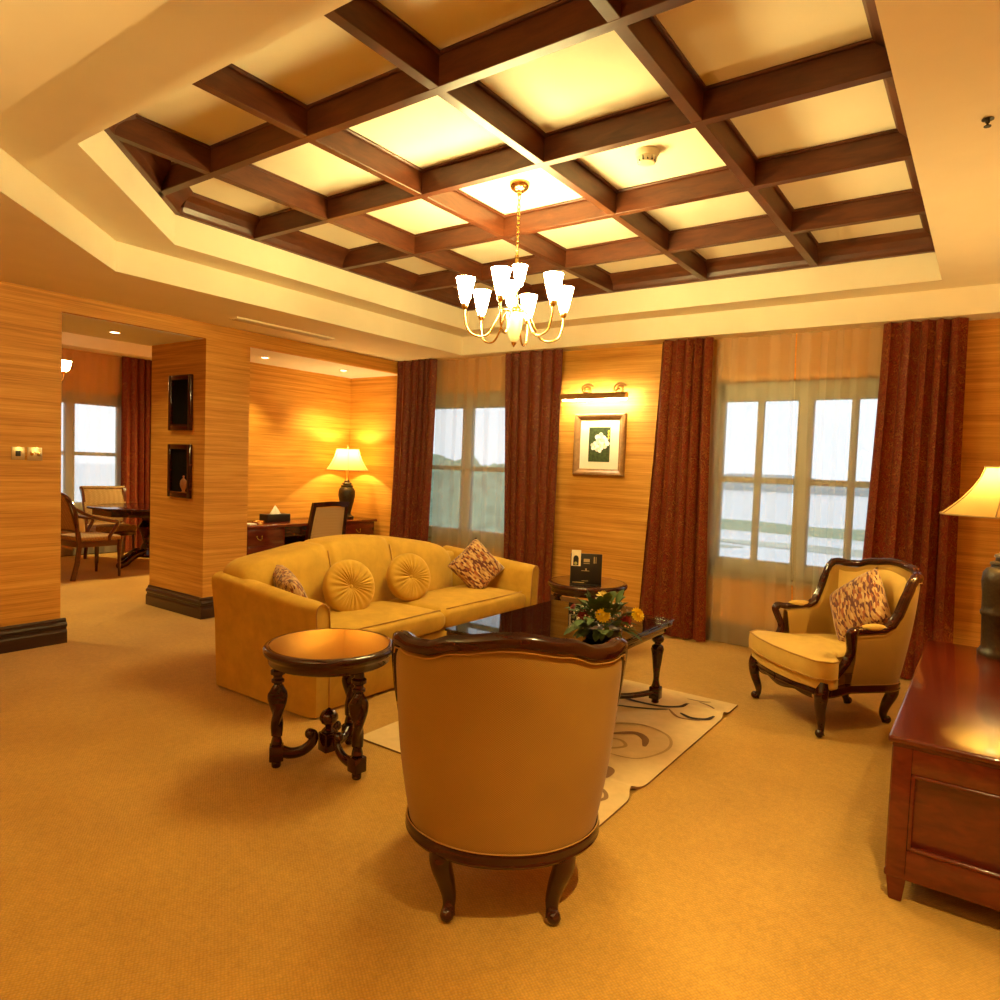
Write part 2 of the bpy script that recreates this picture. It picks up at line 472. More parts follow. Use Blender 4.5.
# walls
bm = B()
box(bm, (XL - .15, YN - .1, 0), (XL, 2.30, ZC + .1))
struct('wall_left', bm, WALL, 'gold grasscloth wall left of the opening')
bm = B(); box(bm, (-6.56, 3.45, 0), (XL, 3.89, ZC + .1))
struct('wall_pillar', bm, WALL, 'gold grasscloth pier between the opening and the desk niche')
bm = B(); box(bm, (XL - .05, 2.30, 2.472), (XL, 3.45, ZC + .1)); box(bm, (XL - .05, 3.89, 2.472), (XL, YW, ZC + .1))
struct('wall_header', bm, WALL, 'gold grasscloth band over the opening and the desk niche')
bm = B(); box(bm, (-6.60, 2.30, 2.47), (XL - .05, 3.45, ZC + .1)); box(bm, (-6.56, 3.89, 2.47), (XL - .05, YW, ZC + .1))
struct('ceiling_niche', bm, WHITEP, 'pale lowered ceiling of the opening and the desk niche')
bm = B(); box(bm, (-6.66, 3.89, 0), (-6.56, YW + .2, ZC + .4))
struct('wall_niche', bm, WALL, 'gold grasscloth back wall of the desk niche')
W1 = (-5.48, -4.04); W2 = (-1.985, -.535); WZ = (.60, 2.24)
bm = B()
for x0, x1 in ((-6.66, W1[0]), (W1[1], W2[0]), (W2[1], XR + .2)): box(bm, (x0, YW, 0), (x1, YW + .2, 3.0))
for w in (W1, W2):
    box(bm, (w[0], YW, 0), (w[1], YW + .2, WZ[0])); box(bm, (w[0], YW, WZ[1]), (w[1], YW + .2, 3.0))
struct('wall_back', bm, WALL, 'gold grasscloth wall with two windows')
bm = B(); box(bm, (XR, YN - .1, 0), (XR + .15, YW + .2, 3.0)); struct('wall_right', bm, WALL, 'gold grasscloth wall behind the wooden cabinet')
bm = B(); box(bm, (XF - .2, YN - .2, 0), (XR + .2, YN, 3.3)); struct('wall_front', bm, WALL, 'gold grasscloth wall behind the viewer')
# the dining room beyond the opening
WF = (3.62, 5.02)
bm = B()
box(bm, (XF - .2, YN - .1, 0), (XF, WF[0], 3.3)); box(bm, (XF - .2, WF[1], 0), (XF, 7.5, 3.3))
box(bm, (XF - .2, WF[0], 0), (XF, WF[1], WZ[0])); box(bm, (XF - .2, WF[0], 2.26), (XF, WF[1], 3.3))
struct('wall_dining_far', bm, WALL, 'gold grasscloth wall with the window of the dining room')
bm = B(); box(bm, (XF, 3.04, 0), (-7.98, 3.18, 3.3)); box(bm, (XF - .2, 7.4, 0), (-6.6, 7.55, 3.3)); box(bm, (-6.70, YW + .15, 0), (-6.6, 7.5, 3.3))
struct('wall_dining_side', bm, WALL, 'gold grasscloth side walls of the dining room')
bm = B()
box(bm, (XF - .2, YN - .2, 3.06), (-6.56, 7.55, 3.3)); box(bm, (XF, 3.0, 2.82), (-9.9, 7.5, 3.07)); box(bm, (-6.7, YN - .1, 2.605), (XL - .15, 2.30, 3.1))
struct('ceiling_dining', bm, WHITEP, 'white ceiling of the dining room with a lowered edge')

# skirting boards
def skirt(bm, a, b, nrm, e0=.034, e1=.034):
    A = Vector((*a, 0)); C = Vector((*b, 0)); d = (C - A).normalized(); nn = Vector((*nrm, 0)); L = (C - A).length
    M = Matrix.Translation(A) @ Matrix(((d.x, nn.x, 0, 0), (d.y, nn.y, 0, 0), (0, 0, 1, 0), (0, 0, 0, 1)))
    prof = [(-.002, 0), (.034, 0), (.034, .085), (.030, .098), (.022, .105), (.022, .118), (.034, .128), (.036, .140), (.028, .152), (.016, .160), (.016, .172), (.006, .185), (-.002, .185)]
    t = B(); v0 = [t.verts.new((-e0, y, z)) for y, z in prof]; v1 = [t.verts.new((L + e1, y, z)) for y, z in prof]
    n = len(prof)
    for j in range(n): t.faces.new((v0[j], v0[(j + 1) % n], v1[(j + 1) % n], v1[j]))
    t.faces.new(v0[::-1]); t.faces.new(v1); merge(bm, t, M)
bm = B(); skirt(bm, (XL, YN), (XL, 2.30), (1, 0)); skirt(bm, (XL, 2.30), (XL - .12, 2.30), (0, 1), 0, 0)
struct('baseboard_left', bm, SKIRT, 'dark moulded skirting board on the wall left of the opening')
bm = B(); skirt(bm, (XL, 3.45), (XL, 3.89), (1, 0), .034, 0); skirt(bm, (XL, 3.45), (-6.53, 3.45), (0, -1), 0, .03)
struct('baseboard_pillar', bm, SKIRT, 'dark moulded skirting board round the pier')
bm = B(); box(bm, (XL, YW - .014, 0), (XR, YW, .18), .004); box(bm, (-6.56, YW - .014, 0), (XL, YW, .18), .004)
struct('baseboard_back', bm, SKIRT2, 'low skirting board under the windows')
bm = B(); box(bm, (XF, 3.2, 0), (XF + .02, 7.4, .10), .004)
struct('baseboard_dining', bm, SKIRT, 'low skirting board in the dining room')

# windows
def window(name, x0, x1, z0, z1, label, half_mullions, M=None):
    yf = .08
    def P(lo, hi, b=.004):
        box(bm, lo, hi, b, 1, M)
    bm = B()
    P((x0, yf, z0), (x1, yf + .07, z0 + .13)); P((x0, yf, z1 - .16), (x1, yf + .07, z1))
    P((x0, yf, z0), (x0 + .065, yf + .07, z1)); P((x1 - .065, yf, z0), (x1, yf + .07, z1))
    cx = (x0 + x1) / 2
    P((cx - .058, yf - .01, z0 + .1), (cx + .058, yf + .07, z1 - .1))
    o = struct(name, bm, FRAMEW, label)
    bm = B()
    P((x0 + .03, yf + .01, 1.385), (x1 - .03, yf + .06, 1.435))
    if half_mullions:
        for c in ((x0 + .065 + cx - .058) / 2, (cx + .058 + x1 - .065) / 2): P((c - .026, yf + .012, z0 + .1), (c + .026, yf + .058, z1 - .1))
    finish('glazing_bar', bm, FRAMEW, o, smooth=False)
    for s, (a, b) in enumerate(((x0 + .05, cx - .04), (cx + .04, x1 - .05))):
        bm = B(); P((a, yf + .032, z0 + .1), (b, yf + .038, z1 - .12), 0)
        finish('pane', bm, PANE, o, smooth=False)
    bm = B(); P((x0 - .0, -.03, z0 - .03), (x1 + .0, yf, z0 + .0)); finish('sill', bm, FRAMEW, o, smooth=False)
    return o
TY = Matrix.Translation((0, YW, 0))
window('window_1', W1[0], W1[1], WZ[0], WZ[1], 'pale framed window behind the sofa', False, TY)
window('window_2', W2[0], W2[1], WZ[0], WZ[1], 'pale framed window of eight panes behind the armchair', True, TY)
MF = Matrix.Translation((XF, 0, 0)) @ Matrix(((0, -1, 0, 0), (1, 0, 0, 0), (0, 0, 1, 0), (0, 0, 0, 1)))
window('window_3', WF[0], WF[1], WZ[0], WZ[1] + .02, 'pale framed window of the dining room', False, MF)

# ------------------------------------------------------------------ curtains
def drape(name, mat, top, bot, z0, z1, nfold, amp, label, cat, group=None, M=None, seed=0, flare=1.4, nv=24):
    rr = random.Random(seed); ph = [rr.uniform(0, 6) for _ in range(4)]
    nu = int(nfold * 20)
    bm = B()
    def fn(u, v):
        z = z0 + (z1 - z0) * v
        xb = bot[0] + (bot[1] - bot[0]) * u; xt = top[0] + (top[1] - top[0]) * u
        w = (1 - v) ** flare
        uu = u + .030 * math.sin(7 * u + ph[0]) + .010 * math.sin(3 * v + 9 * u + ph[1]) * (1 - v)
        x = xt + (xb - xt) * w
        a = amp * (.75 + .3 * math.sin(5 * u + ph[2]) * (1 - .5 * v))
        s = math.sin(2 * PI * nfold * uu + .5 * math.sin(2.4 * (1 - v) + ph[3]))
        y = a * (s + .22 * math.sin(2 * PI * nfold * .47 * u + ph[0]))
        x += .30 * a * math.sin(4 * PI * nfold * uu)
        return Vector((x, y, z))
    grid(bm, fn, nu, nv)
    if M is not None: bmesh.ops.transform(bm, matrix=M, verts=bm.verts)
    o = finish(name, bm, mat, ang=180)
    tag(o, label, cat, group)
    return o
TC = Matrix.Translation((0, 5.800, 0))
drape('curtain', CURT, (-5.645, -5.06), (-5.72, -5.13), .012, 2.60, 6, .046, 'dark red patterned drape in the corner next to the desk niche', 'curtain', 'red drapes', TC, 1)
drape('curtain', CURT, (-4.09, -3.43), (-4.00, -3.46), .012, 2.60, 5.5, .046, 'dark red patterned drape between the sofa window and the orchid picture', 'curtain', 'red drapes', TC, 2)
drape('curtain', CURT, (-2.45, -1.99), (-2.57, -1.93), .012, 2.60, 5, .046, 'dark red patterned drape between the orchid picture and the eight-pane window', 'curtain', 'red drapes', TC, 3)
drape('curtain', CURT, (-.725, -.205), (-.80, -.16), .012, 2.60, 5, .046, 'dark red patterned drape behind the armchair, beside the wooden cabinet', 'curtain', 'red drapes', TC, 4)
TS = Matrix.Translation((0, 5.900, 0))
drape('sheer_curtain', SHEER, (-5.10, -4.05), (-5.12, -4.02), .012, 2.60, 6.5, .016, 'sheer cream voile curtain over the window behind the sofa', 'curtain', 'sheer curtains', TS, 5)
drape('sheer_curtain', SHEER, (-2.03, -1.34), (-2.02, -1.24), .012, 2.60, 4.6, .018, 'sheer cream voile curtain over the half of the eight-pane window near the orchid picture', 'curtain', 'sheer curtains', TS, 6)
drape('sheer_curtain', SHEER, (-1.335, -.68), (-1.235, -.72), .012, 2.60, 5.2, .018, 'sheer cream voile curtain over the half of the eight-pane window right behind the armchair', 'curtain', 'sheer curtains', TS, 9)
MD = Matrix.Translation((XF + .10, 0, 0)) @ Matrix(((0, -1, 0, 0), (1, 0, 0, 0), (0, 0, 1, 0), (0, 0, 0, 1)))
drape('curtain', CURT, (4.93, 5.62), (4.93, 5.62), .012, 2.815, 7, .045, 'dark red drape in the dining room beyond the opening', 'curtain', 'red drapes', MD, 7)
MS = Matrix.Translation((XF + .03, 0, 0)) @ Matrix(((0, -1, 0, 0), (1, 0, 0, 0), (0, 0, 1, 0), (0, 0, 0, 1)))
drape('sheer_curtain', SHEER, (3.6, 5.0), (3.6, 5.0), .012, 2.815, 8, .010, 'sheer cream voile curtain over the dining room window', 'curtain', 'sheer curtains', MS, 8)

# ------------------------------------------------------------------ armchairs
def build_armchair(loc, rotz, label):
    t = thing('armchair', label, 'armchair', loc, rotz, 'carved bergere armchairs')
    a, b, yc, yf, U = .322, .250, -.095, .11, .70
    def plan(u):
        s = 1 if u >= 0 else -1; w = abs(u)
        if w <= U:
            f = w / U * PI / 2
            return Vector((s * a * math.sin(f) ** .86, yc - b * max(math.cos(f), 0) ** .86, 0))
        return Vector((s * a, yc + (w - U) / (1 - U) * (yf - yc), 0))
    ZT = [(0, .946), (.17, .928), (.30, .900), (.40, .897), (.47, .905), (.52, .902), (.56, .868), (.60, .79), (.65, .69), (.69, .635), (.74, .612), (1, .605)]
    def ztop(u): return lerpk(ZT, abs(u))
    def nrm(u):
        d = plan(min(u + .01, 1)) - plan(max(u - .01, -1)); n = Vector((d.y, -d.x, 0)); n.normalize(); return n  # outward
    def P(u, z, d=0.0):
        p = plan(u); kz = (z - .28) / .67; w = max(0, (yc - p.y) / b)
        p = p + Vector((p.x / a * .076 * kz, -.085 * kz * w ** .8, 0)) - nrm(u) * d
        p.z = z; return p
    def zlow(u): return .285 - .026 * math.exp(-(u / .34) ** 2)
    # upholstered shell, outer and inner faces
    bm = B(); nu, nv = 65, 14
    def prof(u, v):
        zt = ztop(u) - .022; z0 = zlow(u)
        if v < .46:   # outer face
            q = v / .46; z = z0 + (zt - z0) * q; return P(u, z, .006 - .010 * math.sin(PI * q))
        if v > .54:
            q = (1 - v) / .46; z = z0 + (zt - z0) * q; return P(u, z, .050 + .022 * math.sin(PI * q))
        q = (v - .46) / .08; return P(u, zt, .006 + .044 * q)
    V = grid(bm, lambda i, j: prof(-1 + 2 * i, j), nu, 26)
    uvl = bm.loops.layers.uv.new('weave'); par = {}
    for i_, row in enumerate(V):
        for j_, vv in enumerate(row): par[vv] = (1.55 * i_ / (nu - 1), .62 * abs(2 * j_ / 25 - 1) + (2 if j_ > 12 else 0))
    for f_ in bm.faces:
        for l_ in f_.loops: l_[uvl].uv = par[l_.vert]
    # front ends of the arm panels
    finish('shell', bm, DOTF, t, ang=60)
    # inside back pad
    bm = B()
    def pad(i, j):
        u = -.47 + .94 * i; zt = ztop(u) - .05; z = .44 + (zt - .44) * j
        e = math.sin(PI * min(max(i, .001), .999)) ** .4 * math.sin(PI * min(max(j, .001), .999)) ** .4
        return P(u, z, .06 + .045 * e)
    grid(bm, pad, 31, 14); finish('back_pad', bm, GOLDC, t, ang=180)
    # carved rail along the top, down the arms
    us = [-1 + 2 * i / 96 for i in range(97)]
    top = [P(u, ztop(u), .022) for u in us]
    st = [(a + .036, yf + .035, .607), (a + .034, yf + .055, .588), (a + .022, yf + .040, .54), (a + .006, yf + .022, .48), (a + .0, yf + .045, .42), (a + .002, yf + .105, .35), (a + .002, yf + .155, .29)]
    R_ = spline([tuple(top[-1])] + st, 5)[1:]
    L_ = [Vector((-p.x, p.y, p.z)) for p in R_][::-1]
    path = L_ + top + R_
    # cross-section in the plane across the path; outward side stays outside
    pr = [(.024, -.018), (.028, .0), (.024, .014), (.012, .022), (.004, .017), (-.004, .023), (-.016, .020), (-.024, .008), (-.022, -.012), (-.012, -.020), (.012, -.022)]
    m = B(); n = len(pr); rings = []
    for i, p in enumerate(path):
        d = (path[min(i + 1, len(path) - 1)] - path[max(i - 1, 0)]).normalized()
        if i < len(L_): o = Vector((-1, 0, 0))
        elif i >= len(path) - len(R_): o = Vector((1, 0, 0))
        else: o = nrm(us[i - len(L_)])
        o = (o - d * o.dot(d)).normalized(); up = d.cross(o).normalized()
        if i < len(L_) + len(top) and i >= len(L_) and up.z < 0: up = -up
        if (i < len(L_) or i >= len(L_) + len(top)) and up.y < 0 and abs(up.z) < .9: up = -up
        if abs(up.z) >= .9 and up.z < 0: up = -up
        kk = 1.0 if len(L_) + 14 < i < len(path) - len(R_) - 14 else .86
        rings.append([m.verts.new(p + o * (x * kk) + up * (y * kk)) for x, y in pr])
    for A, C in zip(rings, rings[1:]):
        for j in range(n): m.faces.new((A[j], A[(j + 1) % n], C[(j + 1) % n], C[j]))
    m.faces.new(rings[0]); m.faces.new(rings[-1])
    # small carved leaves at the crest corners and arm scrolls
    for s in (-1, 1):
        ball(m, (s * (a + .036), yf + .045, .598), .025, 10)
        ball(m, (s * (a + .002), yf + .075, .385), .020, 8)
    finish('carved_frame', m, MAHOG, t, ang=50)
    # seat rail round the base
    bm = B()
    rail = [P(u, zlow(u) - .020, .016) for u in us]
    fr = spline([tuple(rail[-1]), (a + .0, .235, .25), (.325, .285, .255), (.22, .325, .258), (.09, .352, .26), (0, .358, .26)], 6)[1:]
    full = [Vector((-p.x, p.y, p.z)) for p in fr][::-1][1:] + rail + fr[:-1]
    sweep(bm, full + [Vector((0, .358, .26))], [(-.022, -.020), (.018, -.024), (.024, -.014), (.019, -.003), (.024, .008), (.018, .021), (-.022, .021)])
    # scalloped apron in front
    def ap(i, j):
        x = -.28 + .56 * i; y = .362 - .6 * x * x
        dz = .022 + .022 * abs(math.cos(2.2 * PI * i - PI * .1 * 0)) * (1 - .3 * abs(2 * i - 1))
        return Vector((x, y + .008 * math.sin(PI * j), .245 - dz * j))
    grid(bm, ap, 33, 4)
    for x, rr in ((0, .017), (-.028, .012), (.028, .012)): ball(bm, (x, .356, .232), rr, 8)
    finish('seat_rail', bm, MAHOG, t, ang=50)
    # seat deck and loose cushion
    ins = [P(-.98 + 1.96 * i / 32, .30, .058) for i in range(33)]
    out = [(p.x, p.y) for p in ins] + [(a - .05, .125), (a - .035, .205), (a + .040, .226), (a + .058, .275), (.335, .350), (.17, .386), (0, .396), (-.17, .386), (-.335, .350), (-a - .058, .275), (-a - .040, .226), (-a + .035, .205), (-a + .05, .125)]
    bm = B(); prism(bm, [(x * .97, y * .97 - .004) for x, y in out], .275, .335, .012)
    finish('seat_deck', bm, GOLDC, t, ang=60)
    bm = B()
    cx, cy = 0, .03
    def cush(i, j):
        n_ = len(out); x = i * n_; q = int(x) % n_; f = x - int(x); A = out[q]; C = out[(q + 1) % n_]
        px, py = A[0] + (C[0] - A[0]) * f, A[1] + (C[1] - A[1]) * f
        # j: 0 bottom centre .. .3 bottom rim .. .5 top rim .. 1 top centre
        if j < .3: s = j / .3; z = .335
        elif j < .5:
            q_ = (j - .3) / .2; s = 1 + .012 * math.sin(PI * q_); z = .335 + .100 * q_
        else:
            q_ = (j - .5) / .5; s = 1 - q_; z = .435 + .028 * (1 - (1 - q_) ** 2) + .0025 * math.sin(9 * px + 30 * py) * q_ * (1 - q_) * 4
        return Vector((cx + (px - cx) * s, cy + (py - cy) * s, z))
    grid(bm, cush, len(out) * 2, 21, True)
    bmesh.ops.remove_doubles(bm, verts=bm.verts, dist=.0005)
    cu = finish('seat_cushion', bm, GOLDC, t, ang=60)
    bm = B(); tube(bm, [Vector((x, y, .436)) for x, y in out], .005, 6, closed=True); tube(bm, [Vector((x, y, .338)) for x, y in out], .0045, 6, closed=True)
    finish('piping', bm, PIPE, cu, ang=180)
    for s in (-1, 1):
        bm = B()
        def apad(i, j):
            y = -.070 + .150 * i; w = .026 * math.sin(PI * min(max(i, .02), .98)) ** .35
            f = 2 * PI * j; kz = 0
            return Vector((s * (a + .018) + w * math.cos(f), y, .622 + .022 * math.sin(PI * min(max(i, .02), .98)) ** .35 * math.sin(f)))
        grid(bm, apad, 14, 15); bmesh.ops.remove_doubles(bm, verts=bm.verts, dist=.0003)
        finish('arm_pad', bm, GOLDC, t, ang=180)
        bm = B()
        tube(bm, spline([(s * .318, .285, .30), (s * .336, .304, .235), (s * .332, .302, .16), (s * .318, .282, .085), (s * .316, .278, .045), (s * .324, .290, .018)], 5),
             [lerpl([(0, .040), (.2, .038), (.45, .027), (.75, .0175), (.88, .018), (1, .027)], i / 25) for i in range(26)], 12)
        ball(bm, (s * .328, .297, .024), .0235, 10); ball(bm, (s * .342, .318, .20), .020, 8, sz=1.4)
        finish('front_leg', bm, MAHOG, t, ang=60)
        bm = B()
        tube(bm, spline([(s * .190, -.262, .26), (s * .196, -.272, .20), (s * .178, -.250, .12), (s * .166, -.244, .06), (s * .168, -.266, .018)], 5),
             [lerpl([(0, .042), (.25, .036), (.6, .026), (.85, .020), (1, .025)], i / 20) for i in range(21)], 12)
        ball(bm, (s * .170, -.272, .024), .0235, 10)
        finish('rear_leg', bm, MAHOG, t, ang=60)
    # piping along the outer shell edges
    bm = B()
    tube(bm, [P(u, ztop(u) - .030, -.001) for u in us], .0022, 6, Vector((0, 0, 1))); tube(bm, [P(u, zlow(u) + .004, -.001) for u in us], .0022, 6, Vector((0, 0, 1)))
    finish('piping', bm, PIPE, t, ang=180)
    return t
def face(fx, fy): return math.atan2(fy, fx) - PI / 2     # local +y looks along (fx, fy)
ch = build_armchair((-1.352, 1.985, 0), face(-.5897, .8076), 'gold armchair with dark carved frame, seen from behind, facing the coffee table')
dup(ch, (-.735, 4.60, 0), face(-.69, -.725), 'gold armchair with dark carved frame, facing the room, patterned cushion on its seat')

# ------------------------------------------------------------------ sofa
def build_sofa():
    t = thing('sofa', 'long gold velvet camelback sofa with rounded shoulders', 'sofa', (-3.46, 3.65, 0))
    H = 1.17; xb, xf = -.47, .47
    bm = B(); box(bm, (xb + .05, -H + .1, .012), (xf - .03, H - .1, .30), .02, 3)
    box(bm, (xb + .02, -H + .05, .012), (xb + .14, H - .05, .69), .04, 3)
    finish('base', bm, GOLDV, t, ang=50)
    # back: camel top, three upholstered sections
    def zt(y):
        w = abs(y + .15) / 1.0
        z = .80 + .098 * (math.cos(PI * min(w * 1.02, 1)) * .5 + .5) ** .8
        return z
    ys = [-1.05, -.48, .115, 1.05]
    bm = B()
    def back(i, j):
        y = -1.145 + 2.00 * i
        yy = max(-1.0, min(1.0, (y + .145) / 1.0)); edge = (1 - abs(yy) ** (9 if yy > 0 else 16)) ** .5
        top = .40 + (zt(y) - .40) * (.60 + .40 * edge)
        gro = 0
        for s in (-.48, .115): gro = max(gro, math.exp(-((y - s) / .022) ** 2))
        f = 2 * PI * j
        th = .165 - .055 * 0
        # rounded slab section: angle f around
        c, s_ = math.cos(f), math.sin(f)
        ex = .32
        cx = abs(c) ** ex * (1 if c > 0 else -1); sx = abs(s_) ** ex * (1 if s_ > 0 else -1)
        zc_ = (top + .28) / 2; hz = (top - .28) / 2
        x = -.315 + (.155 * cx) * (.55 + .45 * edge) ; z = zc_ + hz * sx
        lean = -(z - .45) * .16
        x += lean + (.03 * cx if cx > 0 else 0) * math.sin(PI * min(max((z - .3) / .6, 0), 1))
        x -= gro * .014 * (1 if cx > 0 else 0); z -= gro * .010 * (1 if sx > .5 else 0)
        return Vector((x, y, z))
    grid(bm, back, 90, 40)
    bmesh.ops.contextual_create if False else None
    bmesh.ops.remove_doubles(bm, verts=bm.verts, dist=.0004)
    bmesh.ops.holes_fill(bm, edges=[e for e in bm.edges if e.is_boundary], sides=0)
    finish('backrest', bm, GOLDV, t, ang=70)
    # arms
    for s in (-1, 1):
        bm = B()
        def arm(i, j):
            # i runs along the top from the back to the front, j around the panel section
            x = xb + (xf - xb) * i
            top = lerpl([(0, .722), (.25, .708), (.5, .686), (.75, .664), (.93, .655), (1, .648)], i)
            e = 1.0
            if i > .9: e = math.sqrt(max(0, 1 - ((i - .9) / .1) ** 2)) * .4 + .6
            q = j
            w = .075 * e
            if q < .38: z = .012 + (top - .012 - .05) * (q / .38); yy = -1; d = w
            elif q > .62: z = .012 + (top - .012 - .05) * ((1 - q) / .38); d = w; yy = 1
            else:
                f = PI * (q - .38) / .24; yy = -math.cos(f); z = top - .05 + .05 * math.sin(f); d = w
            out = .02 * ((z - .35) / .4) if z > .35 else 0
            flare = .022 * max(0, (z - .45) / .3)
            return Vector((x + .05 * max(0, 1 - z / .70) * (1 - i) ** 2 - .02 * (1 - i) ** 3, s * (H - .08) + yy * d + s * flare, z))
        V = grid(bm, arm, 28, 33)
        for c in (0, -1):
            try: bm.faces.new([v for v in V[c]])
            except ValueError: pass
        a = finish('armrest', bm, GOLDV, t, ang=50)
        bm = B()
        tube(bm, [V_ for V_ in [Vector((xf + .002, s * (H - .08) + yy * .047 + s * .022 * max(0, (z - .45) / .3), z)) for yy, z in
             [(-1, .30), (-1, .45), (-1, .59), (-.8, .625), (-.4, .642), (0, .648), (.4, .642), (.8, .625), (1, .59), (1, .4), (1, .2), (1, .03)]]], .005, 6)
        finish('piping', bm, PIPE, a, ang=180)
    # seat cushions
    for s in (-1, 1):
        bm = B()
        y0, y1 = (-1.005, -.004) if s < 0 else (.004, 1.005)
        def cu(i, j):
            f = 2 * PI * j; c, s_ = math.cos(f), math.sin(f); ex = .34
            cx = abs(c) ** ex * (1 if c > 0 else -1); sz = abs(s_) ** ex * (1 if s_ > 0 else -1)
            w = 2 * i - 1; ed = (1 - abs(w) ** 10) ** .5
            x = .165 + .305 * cx * (.93 + .07 * ed); z = .375 + (.075 * sz) * (.55 + .45 * ed)
            if sz > 0: z += .022 * math.cos(w * PI / 2) * math.cos(max(-1, min(1, (x - .165) / .31)) * PI / 2)
            return Vector((x, (y0 + y1) / 2 + (y1 - y0) / 2 * w, z))
        grid(bm, cu, 40, 48); bmesh.ops.remove_doubles(bm, verts=bm.verts, dist=.0004)
        bmesh.ops.holes_fill(bm, edges=[e for e in bm.edges if e.is_boundary], sides=0)
        c_ = finish('seat_cushion', bm, GOLDV, t, ang=70)
        bm = B()
        tube(bm, [Vector((.425, y0 + .03, .446)), Vector((.445, (y0 + y1) / 2, .452)), Vector((.425, y1 - .03, .446))], .004, 6, Vector((0, 0, 1)))
        finish('piping', bm, PIPE, c_, ang=180)
    for yq in (-.48, .115):
        bm = B(); pts = []
        for z in [.47 + .03 * q for q in range(14)]:
            zz = z
            if zz > zt(yq) - .045: break
            pts.append(Vector((-.315 + .150 - (zz - .45) * .16 + .027 * math.sin(PI * min((zz - .3) / .6, 1)) - .004, yq, zz)))
        tube(bm, pts, .005, 6, Vector((0, 1, 0)))
        finish('back_seam', bm, PIPE, t, ang=180)
build_sofa()

# cushions
def round_cushion(loc, r, nx, label):
    """disc cushion with gathered pleats; nx = direction the face looks along"""
    bm = B(); n = 96
    def fn(i, j):
        a = 2 * PI * i; f = -PI / 2 + PI * j; rr = math.cos(f); h = math.sin(f)
        q = abs(rr) ** .62
        pl = 1 + .0
        zz = .060 * (abs(h) ** .55) * (1 if h > 0 else -1) * (1 - .62 * math.exp(-(q / .20) ** 2)) * (1 + .09 * math.sin(26 * a + 3 * math.sin(3 * a)) * (q * (1.15 - q)) * 3)
        return Vector((r * q * math.cos(a), r * q * math.sin(a), zz))
    grid(bm, fn, n, 34, True); bmesh.ops.remove_doubles(bm, verts=bm.verts, dist=.0004)
    for s in (1, -1):
        ball(bm, (0, 0, s * .026), .017, 10, sz=.55)
    q = Vector(nx).to_track_quat('Z', 'Y')
    o = finish('round_cushion', bm, GOLDV, None, ang=60)
    o.rotation_mode = 'QUATERNION'; o.rotation_quaternion = q; o.location = loc
    tag(o, label, 'cushion', 'round pleated cushions'); return o
round_cushion((-3.440, 3.150, .612), .182, (.93, -.22, .26), 'round pleated gold cushion on the sofa, nearer the round table')
round_cushion((-3.445, 3.735, .612), .176, (.93, -.22, .26), 'round pleated gold cushion in the middle of the sofa')
def square_cushion(loc, size, nx, roll, label):
    bm = B(); h = size / 2
    def side(sgn):
        def fn(i, j):
            u, v = 2 * i - 1, 2 * j - 1
            k_ = (1 - u ** 4) * (1 - v ** 4)
            pin = 1 - .06 * (1 - abs(u * v) ** .5) * (abs(u) ** 8 + abs(v) ** 8) * .8
            return Vector((h * u * pin, sgn * .072 * max(k_, 0) ** .55, h * v * pin))
        return fn
    grid(bm, side(1), 19, 19); grid(bm, side(-1), 19, 19)
    bmesh.ops.remove_doubles(bm, verts=bm.verts, dist=.0005)
    o = finish('square_cushion', bm, STROKE, None, ang=180)
    n = Vector(nx).normalized(); z = Vector((0, 0, 1)); z = (z - n * z.dot(n)).normalized(); x = n.cross(z)
    M = Matrix(((x.x, n.x, z.x), (x.y, n.y, z.y), (x.z, n.z, z.z))) @ Matrix.Rotation(roll, 3, 'Y')
    o.rotation_mode = 'QUATERNION'; o.rotation_quaternion = M.to_quaternion(); o.location = loc
    tag(o, label, 'cushion', 'brush stroke print cushions'); return o
square_cushion((-3.53, 2.775, .570), .40, (.42, .80, .42), R(12), 'brush stroke print cushion in the sofa corner near the round table')
square_cushion((-3.37, 4.455, .625), .35, (.80, -.52, .30), R(42), 'brush stroke print cushion in the sofa corner near the window')
square_cushion((-.615, 4.705, .668), .385, (-.62, -.70, .34), R(40), 'brush stroke print cushion on the armchair by the eight-pane window')

